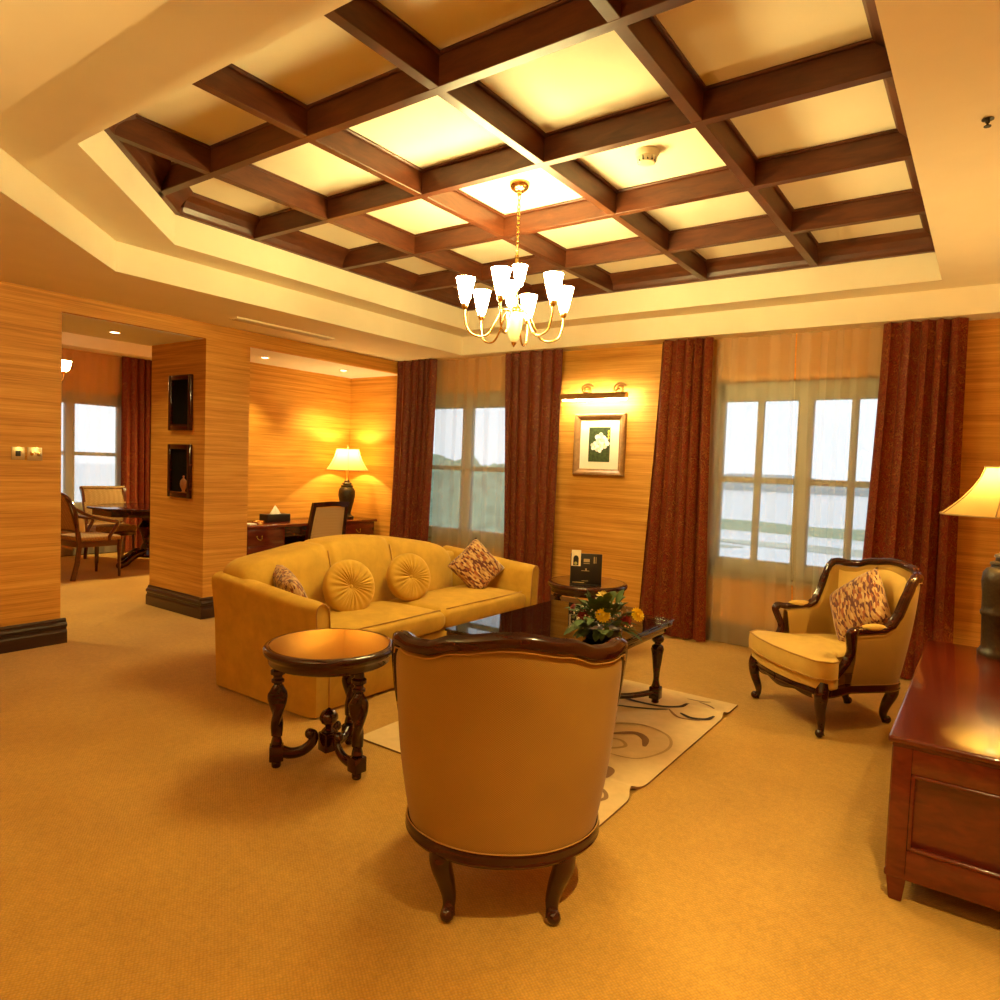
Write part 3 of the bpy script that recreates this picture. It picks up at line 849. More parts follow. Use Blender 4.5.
# ------------------------------------------------------------------ round side tables
GTOP = plain('polished_table_glass', (.035, .012, .006), .04, 0, .05, coat=1)
def build_round_table(loc, rotz, label):
    t = thing('round_table', label, 'side table', loc, rotz, 'round side tables')
    bm = B()
    lathe(bm, [(.20, .500), (.275, .500), (.283, .506), (.287, .530), (.296, .540), (.304, .548), (.308, .560), (.306, .572), (.298, .580), (.284, .582), (.276, .577), (.20, .577)], 56)
    top = finish('tabletop', bm, MAHOG, t)
    bm = B(); lathe(bm, [(.05, .5775), (.277, .5775), (.278, .581), (.05, .581)], 56)
    finish('glass_inset', bm, GTOP, top, ang=30)
    for q in range(3):
        a = 2 * PI * q / 3; c, s = math.cos(a), math.sin(a)
        ctr = Vector((.236 * c, .236 * s, 0))
        bm = B()
        lathe(bm, [(.018, 0), (.022, .006), (.022, .03), (.018, .034)], 14, ctr)
        M = Matrix.Translation(ctr) @ Matrix.Rotation(a, 4, 'Z')
        box(bm, (-.032, -.032, .034), (.032, .032, .105), .005, 2, M)
        pr = [(.020, .105), (.027, .115), (.024, .13), (.019, .15)]
        lathe(bm, pr, 16, ctr)
        def tw(an, z): return 1 + .30 * math.cos(2 * (an - 19 * z))
        body = [(lerpk([(0, .020), (.45, .031), (.8, .036), (.93, .028), (1, .020)], i / 40), .15 + .25 * i / 40) for i in range(41)]
        lathe(bm, body, 20, ctr, tw)
        lathe(bm, [(.020, .40), (.030, .408), (.030, .418), (.021, .426), (.021, .436), (.034, .446), (.034, .462), (.024, .470), (.022, .502)], 18, ctr)
        finish('leg', bm, MAHOG, t, ang=45)
        bm = B()
        pts = spline([(.215 * c, .215 * s, .075), (.17 * c, .17 * s, .060), (.115 * c, .115 * s, .070), (.075 * c, .075 * s, .105), (.068 * c, .068 * s, .142), (.088 * c, .088 * s, .152)], 6)
        tube(bm, pts, [.026 - .008 * i / 30 for i in range(31)], 10, sx=.75, sy=1.1)
        ball(bm, (.086 * c, .086 * s, .148), .025, 10)
        finish('stretcher', bm, MAHOG, t, ang=60)
    bm = B()
    box(bm, (-.036, -.036, .060), (.036, .036, .150), .006, 2, Matrix.Rotation(.5, 4, 'Z'))
    lathe(bm, [(.020, .15), (.034, .156), (.026, .166), (.016, .175), (.018, .185), (.036, .198), (.043, .215), (.042, .232), (.032, .248), (.018, .256), (.008, .264), (.002, .268)], 22, (0, 0, 0),
          lambda an, z: 1 + (.06 * math.cos(9 * (an + 8 * z)) if z > .19 else 0))
    finish('finial', bm, MAHOG, t, ang=50)
    return t
rt = build_round_table((-2.52, 2.20, 0), math.atan2(-.2, -.154), 'round dark side table with twisted legs at the end of the sofa')
dup(rt, (-2.505, 4.745, 0), R(75), 'round dark side table holding the black menu stand, between two drapes')

# black menu stand and the small card on it
t = thing('menu_stand', 'black upright menu stand on the far round table', 'menu stand', (-2.445, 4.598, .581), math.atan2(.112, .214))
bm = B(); box(bm, (-.118, -.012, .004), (.118, .012, .236), .004, 2, Matrix.Rotation(R(-6), 4, 'X')); box(bm, (-.118, -.05, 0), (.118, .06, .008), .003)
finish('holder', bm, BLACK, t, ang=40)
INK = plain('menu_gold_ink', (.42, .30, .14), .5); CARDW = plain('ivory_card', (.80, .66, .44), .6)
bm = B()
MX = Matrix.Rotation(R(-6), 4, 'X') @ Matrix.Translation((0, -.0135, -.026))
for lo, hi in (((-.02, -.001, .185), (.025, .001, .19)), ((-.02, -.001, .198), (.025, .001, .222)), ((-.035, -.001, .13), (.025, .001, .134)), ((-.006, -.001, .134), (.006, .001, .15)), ((-.03, -.001, .055), (.02, .001, .058)), ((-.1, -.001, .040), (-.01, .001, .046)), ((.055, -.001, .19), (.062, .001, .24)), ((.07, -.001, .19), (.074, .001, .24))):
    box(bm, lo, hi, 0, 1, MX)
tag(finish('gold_print', bm, INK, t, smooth=False), 'gold print and crest on the black stand')
t = thing('card', 'small ivory card with a dark arch clipped to the menu stand', 'card', (-2.445, 4.598, .581), math.atan2(.112, .214))
bm = B(); box(bm, (-.112, -.004, .165), (-.042, -.001, .285), .001, 1, MX); finish('paper', bm, CARDW, t, smooth=False)
bm = B()
arch = [(-.098, .170), (-.058, .170), (-.058, .225), (-.065, .240), (-.078, .246), (-.091, .240), (-.098, .225)]
vs = [bm.verts.new(MX @ Vector((x, -.0048, z))) for x, z in arch]; bm.faces.new(vs)
finish('printed_arch', bm, BLACK, t, smooth=False)
bm = B(); ball(bm, (0, 0, 0), .013, 10, MX @ Matrix.Translation((-.079, -.005, .185)) @ Matrix.Scale(.15, 4, (0, 1, 0))); finish('seal', bm, plain('olive_seal', (.40, .36, .10), .5), t)

# ------------------------------------------------------------------ coffee table
CT = (-2.43, -1.565, 2.95, 4.12); ZT = .54
t = thing('coffee_table', 'long glass-topped dark coffee table with turned legs on the patterned rug', 'coffee table', (-1.9975, 3.535, 0))
hx, hy = (CT[1] - CT[0]) / 2, (CT[3] - CT[2]) / 2
TABG = plain('table_edge_wood', (.055, .014, .008), .12, 0, .1, coat=1)
bm = B()
for lo, hi in (((-hx, -hy), (hx, -hy + .075)), ((-hx, hy - .075), (hx, hy)), ((-hx, -hy + .075), (-hx + .075, hy - .075)), ((hx - .075, -hy + .075), (hx, hy - .075))):
    box(bm, (lo[0], lo[1], ZT - .045), (hi[0], hi[1], ZT - .018), .008, 3)
for lo, hi in (((-hx + .03, -hy + .03), (hx - .03, -hy + .07)), ((-hx + .03, hy - .07), (hx - .03, hy - .03)), ((-hx + .03, -hy + .03), (-hx + .07, hy - .03)), ((hx - .07, -hy + .03), (hx - .03, hy - .03))):
    box(bm, (lo[0], lo[1], ZT - .085), (hi[0], hi[1], ZT - .04), .004, 2)
fr = finish('frame', bm, TABG, t)
bm = B(); box(bm, (-hx + .07, -hy + .07, ZT - .05), (hx - .07, hy - .07, ZT - .035), .002)
finish('top_panel', bm, MAHOG, t)
bm = B(); box(bm, (-hx - .005, -hy - .005, ZT - .017), (hx + .005, hy + .005, ZT - .003), .003)
m_, nt_, out_ = new_mat('table_glass')
tr_ = N(nt_, 'ShaderNodeBsdfTransparent'); tr_.inputs[0].default_value = (.80, .86, .82, 1); gl_ = N(nt_, 'ShaderNodeBsdfGlossy'); gl_.inputs['Roughness'].default_value = .015
lw_ = N(nt_, 'ShaderNodeFresnel'); lw_.inputs[0].default_value = 1.95; ms_ = N(nt_, 'ShaderNodeMixShader')
nt_.links.new(lw_.outputs[0], ms_.inputs[0]); nt_.links.new(tr_.outputs[0], ms_.inputs[1]); nt_.links.new(gl_.outputs[0], ms_.inputs[2]); nt_.links.new(ms_.outputs[0], out_.inputs['Surface'])
finish('glass_top', bm, m_, t, smooth=False)
for sx in (-1, 1):
    for sy in (-1, 1):
        bm = B(); c = (sx * (hx - .065), sy * (hy - .07), 0)
        lathe(bm, [(.019, .0135), (.024, .018), (.022, .03), (.026, .04)], 14, c)
        box(bm, (c[0] - .032, c[1] - .032, .04), (c[0] + .032, c[1] + .032, .115), .005)
        lathe(bm, [(.018, .115), (.026, .122), (.022, .135), (.017, .16), (.020, .2), (.026, .26), (.034, .32), (.038, .35), (.034, .372), (.020, .382), (.020, .39), (.034, .40), (.038, .415), (.034, .43), (.022, .436), (.030, .445), (.030, .458)], 16, c,
              lambda an, z: 1 + (.09 * math.cos(8 * (an + 3 * z)) if .15 < z < .37 else 0))
        finish('leg', bm, MAHOG, t, ang=50)
bm = B()
for sx in (-1, 1):
    for sy in (-1, 1):
        A = (sx * (hx - .065), sy * (hy - .07))
        tube(bm, spline([(A[0], A[1], .082), (A[0] * .72, A[1] * .72, .070), (A[0] * .40, A[1] * .40, .085), (0, 0, .12)], 7), .021, 8, Vector((0, 0, 1)), 1.1, .85)
lathe(bm, [(.03, .08), (.05, .09), (.05, .14), (.03, .15), (.036, .17), (.02, .20), (.003, .21)], 18)
finish('stretcher', bm, MAHOG, t, ang=60)

# ------------------------------------------------------------------ flowers
def flowers():
    fx, fy = -1.675, 3.36
    t = thing('flower_arrangement', 'low bowl of yellow and red flowers on the glass coffee table', 'flowers', (fx, fy, ZT - .002))
    t.scale = (1.15, 1.15, 1.1)
    rr = random.Random(3)
    bm = B(); lathe(bm, [(.045, 0), (.075, .006), (.095, .03), (.098, .055), (.09, .06), (.05, .055)], 24); finish('bowl', bm, BLACK, t)
    LEAF = plain('leaf_green', (.050, .085, .010), .75, 0, .35, 30)
    bm = B()
    def leaf(base, d, L, w, curl):
        d = d.normalized(); s = d.cross(Vector((0, 0, 1)))
        s = s.normalized() if s.length > .01 else Vector((1, 0, 0)); n_ = s.cross(d)
        rows = []
        for i in range(6):
            q = i / 5; c = base + d * (L * q) + Vector((0, 0, -curl * q * q * L)); ww = w * math.sin(PI * (q * .92 + .05)) ** .8
            c.z = max(c.z, .012)
            rows.append([bm.verts.new(c - s * ww + n_ * ww * .3), bm.verts.new(c), bm.verts.new(c + s * ww + n_ * ww * .3)])
        for A, C in zip(rows, rows[1:]):
            for j in range(2): bm.faces.new((A[j], A[j + 1], C[j + 1], C[j]))
    for i in range(170):
        a = rr.uniform(0, 2 * PI); el = rr.uniform(-.25, 1.45)
        d = Vector((math.cos(a) * math.cos(el), math.sin(a) * math.cos(el), math.sin(el)))
        b0 = Vector((math.cos(a) * .05, math.sin(a) * .05, .06 + .06 * max(0, math.sin(el))))
        L = rr.uniform(.07, .15); b0 += d * rr.uniform(.0, .075)
        leaf(b0, d, L * .62, rr.uniform(.014, .024), rr.uniform(.1, .6))
    tag(finish('foliage', bm, LEAF, t, ang=180), kind='stuff')
    bm = B()
    for i in range(16):
        a = rr.uniform(0, 2 * PI); el = rr.uniform(.3, 1.4)
        d = Vector((math.cos(a) * math.cos(el), math.sin(a) * math.cos(el), math.sin(el)))
        tube(bm, [Vector((0, 0, .05)) + d * .02, Vector((0, 0, .05)) + d * rr.uniform(.1, .16)], .002, 5)
    finish('stems', bm, LEAF, t)
    YEL = plain('yellow_petal', (.90, .68, .012), .6, 0, .1); RED = plain('red_petal', (.20, .008, .012), .6, 0, .2); WHT = plain('white_blossom', (.75, .62, .45), .7); PALE = plain('pale_yellow_petal', (.70, .55, .12), .6)
    def mum(p, d, r, mat, name, rings=4, npet=16):
        bm = B(); d = Vector(d).normalized(); q = d.to_track_quat('Z', 'Y').to_matrix().to_4x4(); M = Matrix.Translation(p) @ q
        for k_ in range(rings):
            el = R(8 + 66 * k_ / max(1, rings - 1)); L = r * (1 - .16 * k_)
            for j in range(npet):
                a = 2 * PI * (j + .5 * (k_ % 2)) / npet; w = r * .17
                c, s = math.cos(a), math.sin(a)
                pts = []
                for q_ in (0, .5, .85, 1):
                    rad = L * q_ * math.cos(el * q_ * .9); z = L * q_ * math.sin(el) * .8
                    ww = w * (.35, 1, .85, .25)[(0, .5, .85, 1).index(q_)]
                    pts.append((M @ Vector((rad * c - ww * s, rad * s + ww * c, z)), M @ Vector((rad * c + ww * s, rad * s - ww * c, z))))
                for (a0, a1), (b0, b1) in zip(pts, pts[1:]):
                    bm.faces.new([bm.verts.new(x) for x in (a0, a1, b1, b0)])
        ball(bm, (0, 0, r * .25), r * .3, 8, M, .6)
        finish(name, bm, mat, t, ang=180)
    v = Vector((.45, -.85, .45))
    mum(Vector((.045, -.085, .135)), v, .036, YEL, 'yellow_flower'); mum(Vector((.155, .045, .135)), (.8, -.4, .5), .037, YEL, 'yellow_flower')
    mum(Vector((-.015, .03, .205)), (.2, -.4, 1), .036, PALE, 'yellow_flower', 2, 8)
    mum(Vector((-.05, -.10, .125)), (.2, -1, .4), .030, RED, 'red_flower', 4, 9); mum(Vector((.135, -.03, .115)), (.8, -.6, .3), .030, RED, 'red_flower', 4, 9); mum(Vector((-.14, -.03, .135)), (-.5, -.6, .5), .026, RED, 'red_flower', 4, 9)
    bm = B()
    for i in range(95):
        a = rr.uniform(0, 2 * PI); el = rr.uniform(.15, 1.45); rad = rr.uniform(.11, .165)
        ball(bm, (math.cos(a) * math.cos(el) * rad, math.sin(a) * math.cos(el) * rad, .05 + math.sin(el) * rad * .95), rr.uniform(.003, .006), 5)
    tag(finish('small_blossoms', bm, WHT, t), kind='stuff')
flowers()

# ------------------------------------------------------------------ rug
def rug():
    x0, x1, y0, y1 = -2.62, -1.215, 2.49, 4.37
    CR = velvet('cream_rug_wool', (.66, .47, .235), .95, .2, 16, .06); BR = plain('brown_rug_wool', (.25, .13, .055), .95); DK = plain('black_rug_wool', (.03, .02, .015), .95); TN = plain('tan_rug_wool', (.46, .29, .12), .95)
    def fold(y, x):
        e = max(0, min(1, (x + 2.0) / .75))
        return e * (.016 * math.exp(-((y - 4.13) / .035) ** 2) + .020 * math.exp(-((y - 2.86 - .1 * (x + 1.2)) / .04) ** 2))
    def wav(y): return -.012 * math.exp(-((y - 4.13) / .05) ** 2) - .03 * math.exp(-((y - 2.86) / .06) ** 2)
    bm = B()
    def top(u, v):
        y = y0 + (y1 - y0) * v; x = x0 + (x1 + wav(y) - x0) * u
        return Vector((x, y, .010 + fold(y, x)))
    V = grid(bm, top, 50, 150, mi=0)
    b = lambda co: Vector((co.x, co.y, .001 if True else 0))
    edge = [V[i][0] for i in range(50)] + [V[-1][j] for j in range(1, 150)] + [V[i][-1] for i in range(48, -1, -1)] + [V[0][j] for j in range(148, 0, -1)]
    lo = [bm.verts.new((v.co.x, v.co.y, max(.001, v.co.z - .012))) for v in edge]
    for i in range(len(edge)):
        j = (i + 1) % len(edge); bm.faces.new((edge[i], edge[j], lo[j], lo[i])).material_index = 1
    def ribbon(keys, w, mi):
        pts = spline([(x, y, 0) for x, y in keys], 10); n = len(pts); P0 = []
        for i, p in enumerate(pts):
            d = (pts[min(i + 1, n - 1)] - pts[max(i - 1, 0)]).normalized(); s = Vector((-d.y, d.x, 0)); ww = w * (math.sin(PI * (i / (n - 1) * .94 + .03)) ** .5)
            row = []
            for sg in (-1, 1):
                q = p + s * ww * sg; q.x = min(max(q.x, x0 + .005), x1 - .04); q.z = .0128 + fold(q.y, q.x); row.append(bm.verts.new(q))
            P0.append(row)
        for A, C in zip(P0, P0[1:]): bm.faces.new((A[0], A[1], C[1], C[0])).material_index = mi
    # scroll pattern
    ribbon([(-2.3, 4.2), (-1.9, 4.02), (-1.62, 4.0), (-1.48, 4.08), (-1.45, 4.16)], .016, 2)
    ribbon([(-1.98, 3.80), (-1.75, 3.86), (-1.6, 3.93), (-1.52, 3.99)], .012, 2)
    ribbon([(-1.44, 3.98), (-1.36, 3.94), (-1.28, 3.98), (-1.26, 4.06)], .018, 2)
    ribbon([(-1.52, 4.0), (-1.42, 3.90), (-1.30, 3.93)], .010, 1)
    ribbon([(-1.86, 3.3), (-1.6, 3.62), (-1.38, 3.6), (-1.29, 3.42), (-1.36, 3.2), (-1.52, 3.16)], .008, 3)
    ribbon([(-1.62, 3.4), (-1.52, 3.5), (-1.44, 3.46), (-1.40, 3.36)], .022, 1)
    ribbon([(-1.66, 3.28), (-1.55, 3.36), (-1.48, 3.30), (-1.54, 3.22), (-1.6, 3.26)], .010, 3)
    ribbon([(-1.92, 3.62), (-1.78, 3.70), (-1.7, 3.58), (-1.78, 3.44)], .022, 3)
    ribbon([(-1.72, 3.02), (-1.62, 3.04), (-1.54, 3.03)], .075, 2)
    ribbon([(-1.66, 2.90), (-1.5, 2.96), (-1.42, 2.98), (-1.40, 2.86)], .035, 1)
    ribbon([(-1.7, 2.78), (-1.5, 2.84), (-1.40, 2.86)], .014, 3)
    ribbon([(-1.5, 2.74), (-1.36, 2.78), (-1.30, 2.72), (-1.33, 2.66), (-1.37, 2.69)], .010, 1)
    ribbon([(-1.55, 2.62), (-1.42, 2.64), (-1.33, 2.60)], .006, 1)
    ribbon([(-1.42, 4.25), (-1.34, 4.22), (-1.30, 4.18)], .008, 1); ribbon([(-1.5, 4.26), (-1.40, 4.27), (-1.36, 4.30)], .008, 1)
    ribbon([(-2.5, 2.7), (-2.2, 2.9), (-2.1, 3.3), (-2.3, 3.6)], .03, 1); ribbon([(-2.55, 3.9), (-2.3, 3.75), (-2.0, 3.9)], .02, 3)
    o = finish('rug', bm, [CR, BR, DK, TN], None, ang=60)
    tag(o, 'cream rug with brown and black scrolls under the coffee table', 'rug')
rug()

# ------------------------------------------------------------------ cabinet at the right
def cabinet():
    X0, X1, Y0, Y1, HT = -.225, .36, 2.70, 4.46, .58
    t = thing('cabinet', 'low red mahogany cabinet with panelled end and tapered feet', 'cabinet', ((X0 + X1) / 2, (Y0 + Y1) / 2, 0))
    ox, oy = (X0 + X1) / 2, (Y0 + Y1) / 2
    a, b = (X1 - X0) / 2, (Y1 - Y0) / 2
    bm = B(); box(bm, (-a - .012, -b - .012, HT - .024), (a, b + .012, HT), .009, 4); box(bm, (-a, -b, HT - .036), (a, b, HT - .024), .004)
    finish('top', bm, REDWOOD, t)
    bm = B()
    # end panel (towards the viewer) as stiles and rails round a recessed field, carcass behind it
    z0, z1 = .098, HT - .036
    box(bm, (-a + .012, -b + .03, z0), (a - .012, b - .03, z1))
    def framed(n, half, side):
        # M maps local x along the face, y outwards
        M = n
        for lo, hi in (((-half, 0, z0), (-half + .058, .022, z1)), ((half - .058, 0, z0), (half, .022, z1)), ((-half + .058, 0, z1 - .085), (half - .058, .022, z1)), ((-half + .058, 0, z0), (half - .058, .022, z0 + .095))):
            box(bm, lo, hi, .003, 2, M)
        q = .058
        for lo, hi in (((-half + q, 0, z0 + .095), (-half + q + .014, .026, z1 - .085)), ((half - q - .014, 0, z0 + .095), (half - q, .026, z1 - .085)), ((-half + q, 0, z1 - .099), (half - q, .026, z1 - .085)), ((-half + q, 0, z0 + .095), (half - q, .026, z0 + .109))):
            box(bm, lo, hi, .006, 3, M)
    framed(Matrix.Translation((0, -b + .03 - .008, 0)) @ Matrix.Rotation(PI, 4, 'Z'), a - .004, 0)
    framed(Matrix.Translation((0, b - .03 + .008, 0)), a - .004, 0)
    finish('body', bm, REDWOOD, t)
    for s in (-1, 1):
        bm = B(); M = Matrix.Translation((-a + .012 - .001, s * b / 2, 0)) @ Matrix.Rotation(PI / 2, 4, 'Z')
        h = b / 2 - .02
        box(bm, (-h, 0, z0 + .01), (h, .012, z1 - .01), .004, 2, M)
        d = finish('door', bm, REDWOOD, t)
        bm = B(); ball(bm, (-a + .012 - .022, s * .05, .35), .010, 10); finish('knob', bm, DBRASS, d)
    bm = B(); box(bm, (-a - .001, -b + .002, .085), (a - .004, b - .002, .112), .006, 3); finish('plinth_moulding', bm, REDWOOD, t)
    for sx in (-1, 1):
        for sy in (-1, 1):
            bm = B(); c = Vector((sx * (a - .036), sy * (b - .036), 0))
            tb = B(); n0 = .020; n1 = .031
            lo = [tb.verts.new((c.x + n0 * x, c.y + n0 * y, 0)) for x, y in ((-1, -1), (1, -1), (1, 1), (-1, 1))]; hi = [tb.verts.new((c.x + n1 * x, c.y + n1 * y, .095)) for x, y in ((-1, -1), (1, -1), (1, 1), (-1, 1))]
            tb.faces.new(lo[::-1]); tb.faces.new(hi)
            for j in range(4): tb.faces.new((lo[j], lo[(j + 1) % 4], hi[(j + 1) % 4], hi[j]))
            bmesh.ops.bevel(tb, geom=list(tb.edges), offset=.003, segments=2, affect='EDGES'); merge(bm, tb)
            finish('foot', bm, REDWOOD, t)
cabinet()

# ------------------------------------------------------------------ lamps
LIGHTS = []
def point(name, loc, W, color, r=.03, parent=None):
    d = bpy.data.lights.new(name, 'POINT'); d.energy = W; d.color = color; d.shadow_soft_size = r
    o = bpy.data.objects.new(name, d); col.objects.link(o); o.location = loc
    if parent: o.parent = parent
    return o
def spot(name, loc, W, color, size, blend=.6, r=.03, target=None):
    d = bpy.data.lights.new(name, 'SPOT'); d.energy = W; d.color = color; d.spot_size = size; d.spot_blend = blend; d.shadow_soft_size = r
    o = bpy.data.objects.new(name, d); col.objects.link(o); o.location = loc
    if target is not None: o.rotation_mode = 'QUATERNION'; o.rotation_quaternion = (Vector(target) - Vector(loc)).to_track_quat('-Z', 'Y')
    return o
WARM = (1.0, .77, .29)

def table_lamp(loc, label, body, rb, rt, zb, zt, W, mod=None, shm=None):
    t = thing('table_lamp', label, 'lamp', loc)
    bm = B(); lathe(bm, body, 40, (0, 0, 0), mod); finish('body', bm, BRONZE, t, ang=50)
    ztop = body[-1][1]
    bm = B(); lathe(bm, [(.022, ztop - .005), (.016, ztop + .012), (.010, ztop + .02), (.010, zb + .06), (.014, zb + .075), (.014, zb + .09)], 16); finish('socket', bm, DBRASS, t)
    bm = B()
    for i in range(3):
        a = 2 * PI * i / 3; tube(bm, [(0, 0, zt - .035), (rt * .97 * math.cos(a), rt * .97 * math.sin(a), zt - .012)], .0025, 6)
    tube(bm, [(0, 0, zb + .09), (.045, 0, zb + .12), (.045, 0, zt - .05), (0, 0, zt - .035), (-.045, 0, zt - .05), (-.045, 0, zb + .12), (0, 0, zb + .09)], .0022, 6)
    lathe(bm, [(.004, zt - .04), (.004, zt + .012), (.010, zt + .018), (.012, zt + .028), (.006, zt + .04), (.002, zt + .044)], 12)
    finish('harp', bm, DBRASS, t)
    bm = B(); n = 12
    def rad(q): return rt + (rb - rt) * (q ** 1.9 * .72 + q * .28)
    lathe(bm, [(rad(1 - i / n), zb + (zt - zb) * i / n) for i in range(n + 1)], 48, cap=False)
    sh = finish('lamp_shade', bm, shm or SHADE, t, ang=180)
    bm = B()
    tube(bm, [(rb * math.cos(2 * PI * i / 48), rb * math.sin(2 * PI * i / 48), zb) for i in range(48)], .005, 6, closed=True)
    tube(bm, [(rt * math.cos(2 * PI * i / 48), rt * math.sin(2 * PI * i / 48), zt) for i in range(48)], .005, 6, closed=True)
    for i in range(6):
        a = 2 * PI * i / 6 + .35
        tube(bm, [((rad(1 - q / n) + .002) * math.cos(a), (rad(1 - q / n) + .002) * math.sin(a), zb + (zt - zb) * q / n) for q in range(n + 1)], .003, 5)
    finish('trim', bm, plain('shade_braid', (.40, .25, .09), .6), sh, ang=180)
    bm = B(); ball(bm, (0, 0, zb + .135), .028, 12, sz=1.25); finish('bulb', bm, emis('bulb_glow', (1, .72, .34), 6), t)
    point('lamp_light', (loc[0], loc[1], loc[2] + zb + .185), W, WARM, .03)
    return t
bodyR = [(.060, 0), (.085, 0), (.088, .02), (.080, .03), (.072, .05), (.074, .20), (.084, .21), (.086, .225), (.080, .235), (.079, .27), (.084, .33), (.086, .38), (.083, .42), (.070, .445), (.052, .452), (.050, .462), (.058, .468), (.056, .478), (.036, .486), (.034, .50), (.042, .506), (.038, .518), (.020, .525)]
table_lamp((.075, 4.30, .58), 'table lamp with dark fluted bronze body on the low mahogany cabinet', bodyR, .285, .105, .712, .958, 24,
           lambda a, z: 1 + (.035 * math.cos(22 * a) if .05 < z < .205 else (.03 * math.sin(7 * a + 60 * z) if .24 < z < .43 else 0)), SHADE2)
bodyD = [(.05, 0), (.085, 0), (.088, .025), (.070, .035), (.055, .05), (.052, .07), (.064, .12), (.085, .20), (.097, .27), (.098, .32), (.088, .355), (.066, .375), (.072, .385), (.070, .395), (.050, .402), (.058, .412), (.052, .425), (.034, .435), (.034, .45), (.020, .46)]
table_lamp((-6.24, 5.64, .76), 'table lamp with dark urn body on the desk in the niche', bodyD, .250, .130, .575, .825, 17,
           lambda a, z: 1 + (.02 * math.sin(8 * a + 50 * z) if .1 < z < .36 else 0))

# ------------------------------------------------------------------ chandelier
def chandelier():
    t = thing('chandelier', 'brass chandelier with glowing frosted glass shades hanging from the coffered ceiling', 'chandelier', (-2.36, 3.41, 0))
    bm = B(); lathe(bm, [(.02, ZP - .052), (.03, ZP - .05), (.05, ZP - .035), (.058, ZP - .018), (.06, ZP - .001), (.03, ZP - .001)], 28); lathe(bm, [(.012, ZP - .07), (.016, ZP - .055), (.012, ZP - .045)], 12); finish('canopy', bm, BRASS, t)
    bm = B(); z = ZP - .075; i = 0
    while z > 2.70:
        a = PI / 2 * (i % 2); c, s = math.cos(a), math.sin(a)
        tube(bm, [(.0085 * math.cos(f) * c, .0085 * math.cos(f) * s, z - .012 + .017 * math.sin(f)) for f in [2 * PI * q / 12 for q in range(12)]], .0028, 6, closed=True)
        z -= .026; i += 1
    finish('chain', bm, BRASS, t)
    bm = B()
    lathe(bm, [(.006, 2.71), (.010, 2.70), (.014, 2.685), (.010, 2.67), (.010, 2.50), (.014, 2.49), (.014, 2.42), (.030, 2.40), (.044, 2.385), (.046, 2.37), (.038, 2.36), (.036, 2.34), (.016, 2.34)], 20)
    finish('stem', bm, BRASS, t)
    GB = glass_pane('frosted_amber_bowl'); GBm, nt, out = new_mat('amber_body_glass'); pbsdf(nt, out, (.85, .70, .42), .25)
    bm = B(); lathe(bm, [(.046, 2.36), (.050, 2.345), (.044, 2.28), (.030, 2.215), (.016, 2.19), (.010, 2.188)], 24, mod=lambda a, z: 1 + .03 * math.cos(8 * a)); finish('body', bm, GBm, t)
    bm = B(); lathe(bm, [(.010, 2.192), (.016, 2.186), (.012, 2.178), (.006, 2.168), (.002, 2.160)], 14); finish('finial', bm, BRASS, t)
    def shade(M, big=1.0):
        bm = B(); lathe(bm, [(.018, 0), (.022, .004), (.034, .045), (.046, .100), (.054, .136), (.056, .145), (.051, .145), (.042, .100), (.030, .045), (.015, .008)], 24)
        bmesh.ops.transform(bm, matrix=M @ Matrix.Scale(big, 4), verts=bm.verts)
        return finish('glass_shade', bm, GLOW, t, ang=60)
    a0 = math.atan2(-3.41, 2.36) - R(16)
    for i in range(6):
        a = a0 + PI / 3 * i; c, s = math.cos(a), math.sin(a)
        bm = B()
        pts = spline([(.03 * c, .03 * s, 2.375), (.075 * c, .075 * s, 2.37), (.11 * c, .11 * s, 2.31), (.155 * c, .155 * s, 2.23), (.21 * c, .21 * s, 2.208), (.275 * c, .275 * s, 2.235), (.300 * c, .300 * s, 2.31), (.302 * c, .302 * s, 2.365)], 7)
        tube(bm, pts, .006, 8)
        arm = finish('arm', bm, BRASS, t, ang=180)
        bm = B(); lathe(bm, [(.006, 2.355), (.016, 2.365), (.020, 2.378), (.017, 2.392), (.012, 2.396)], 14, (.302 * c, .302 * s, 0)); finish('cup', bm, BRASS, arm)
        sh = shade(Matrix.Translation((.302 * c, .302 * s, 2.392)))
    for i, (r_, z_, big) in enumerate(((.020, 2.520, .82), (.030, 2.405, .95))):
        a = a0 + PI * .6 + PI * i * .9
        shade(Matrix.Translation((r_ * math.cos(a), r_ * math.sin(a), z_)), big)
chandelier()

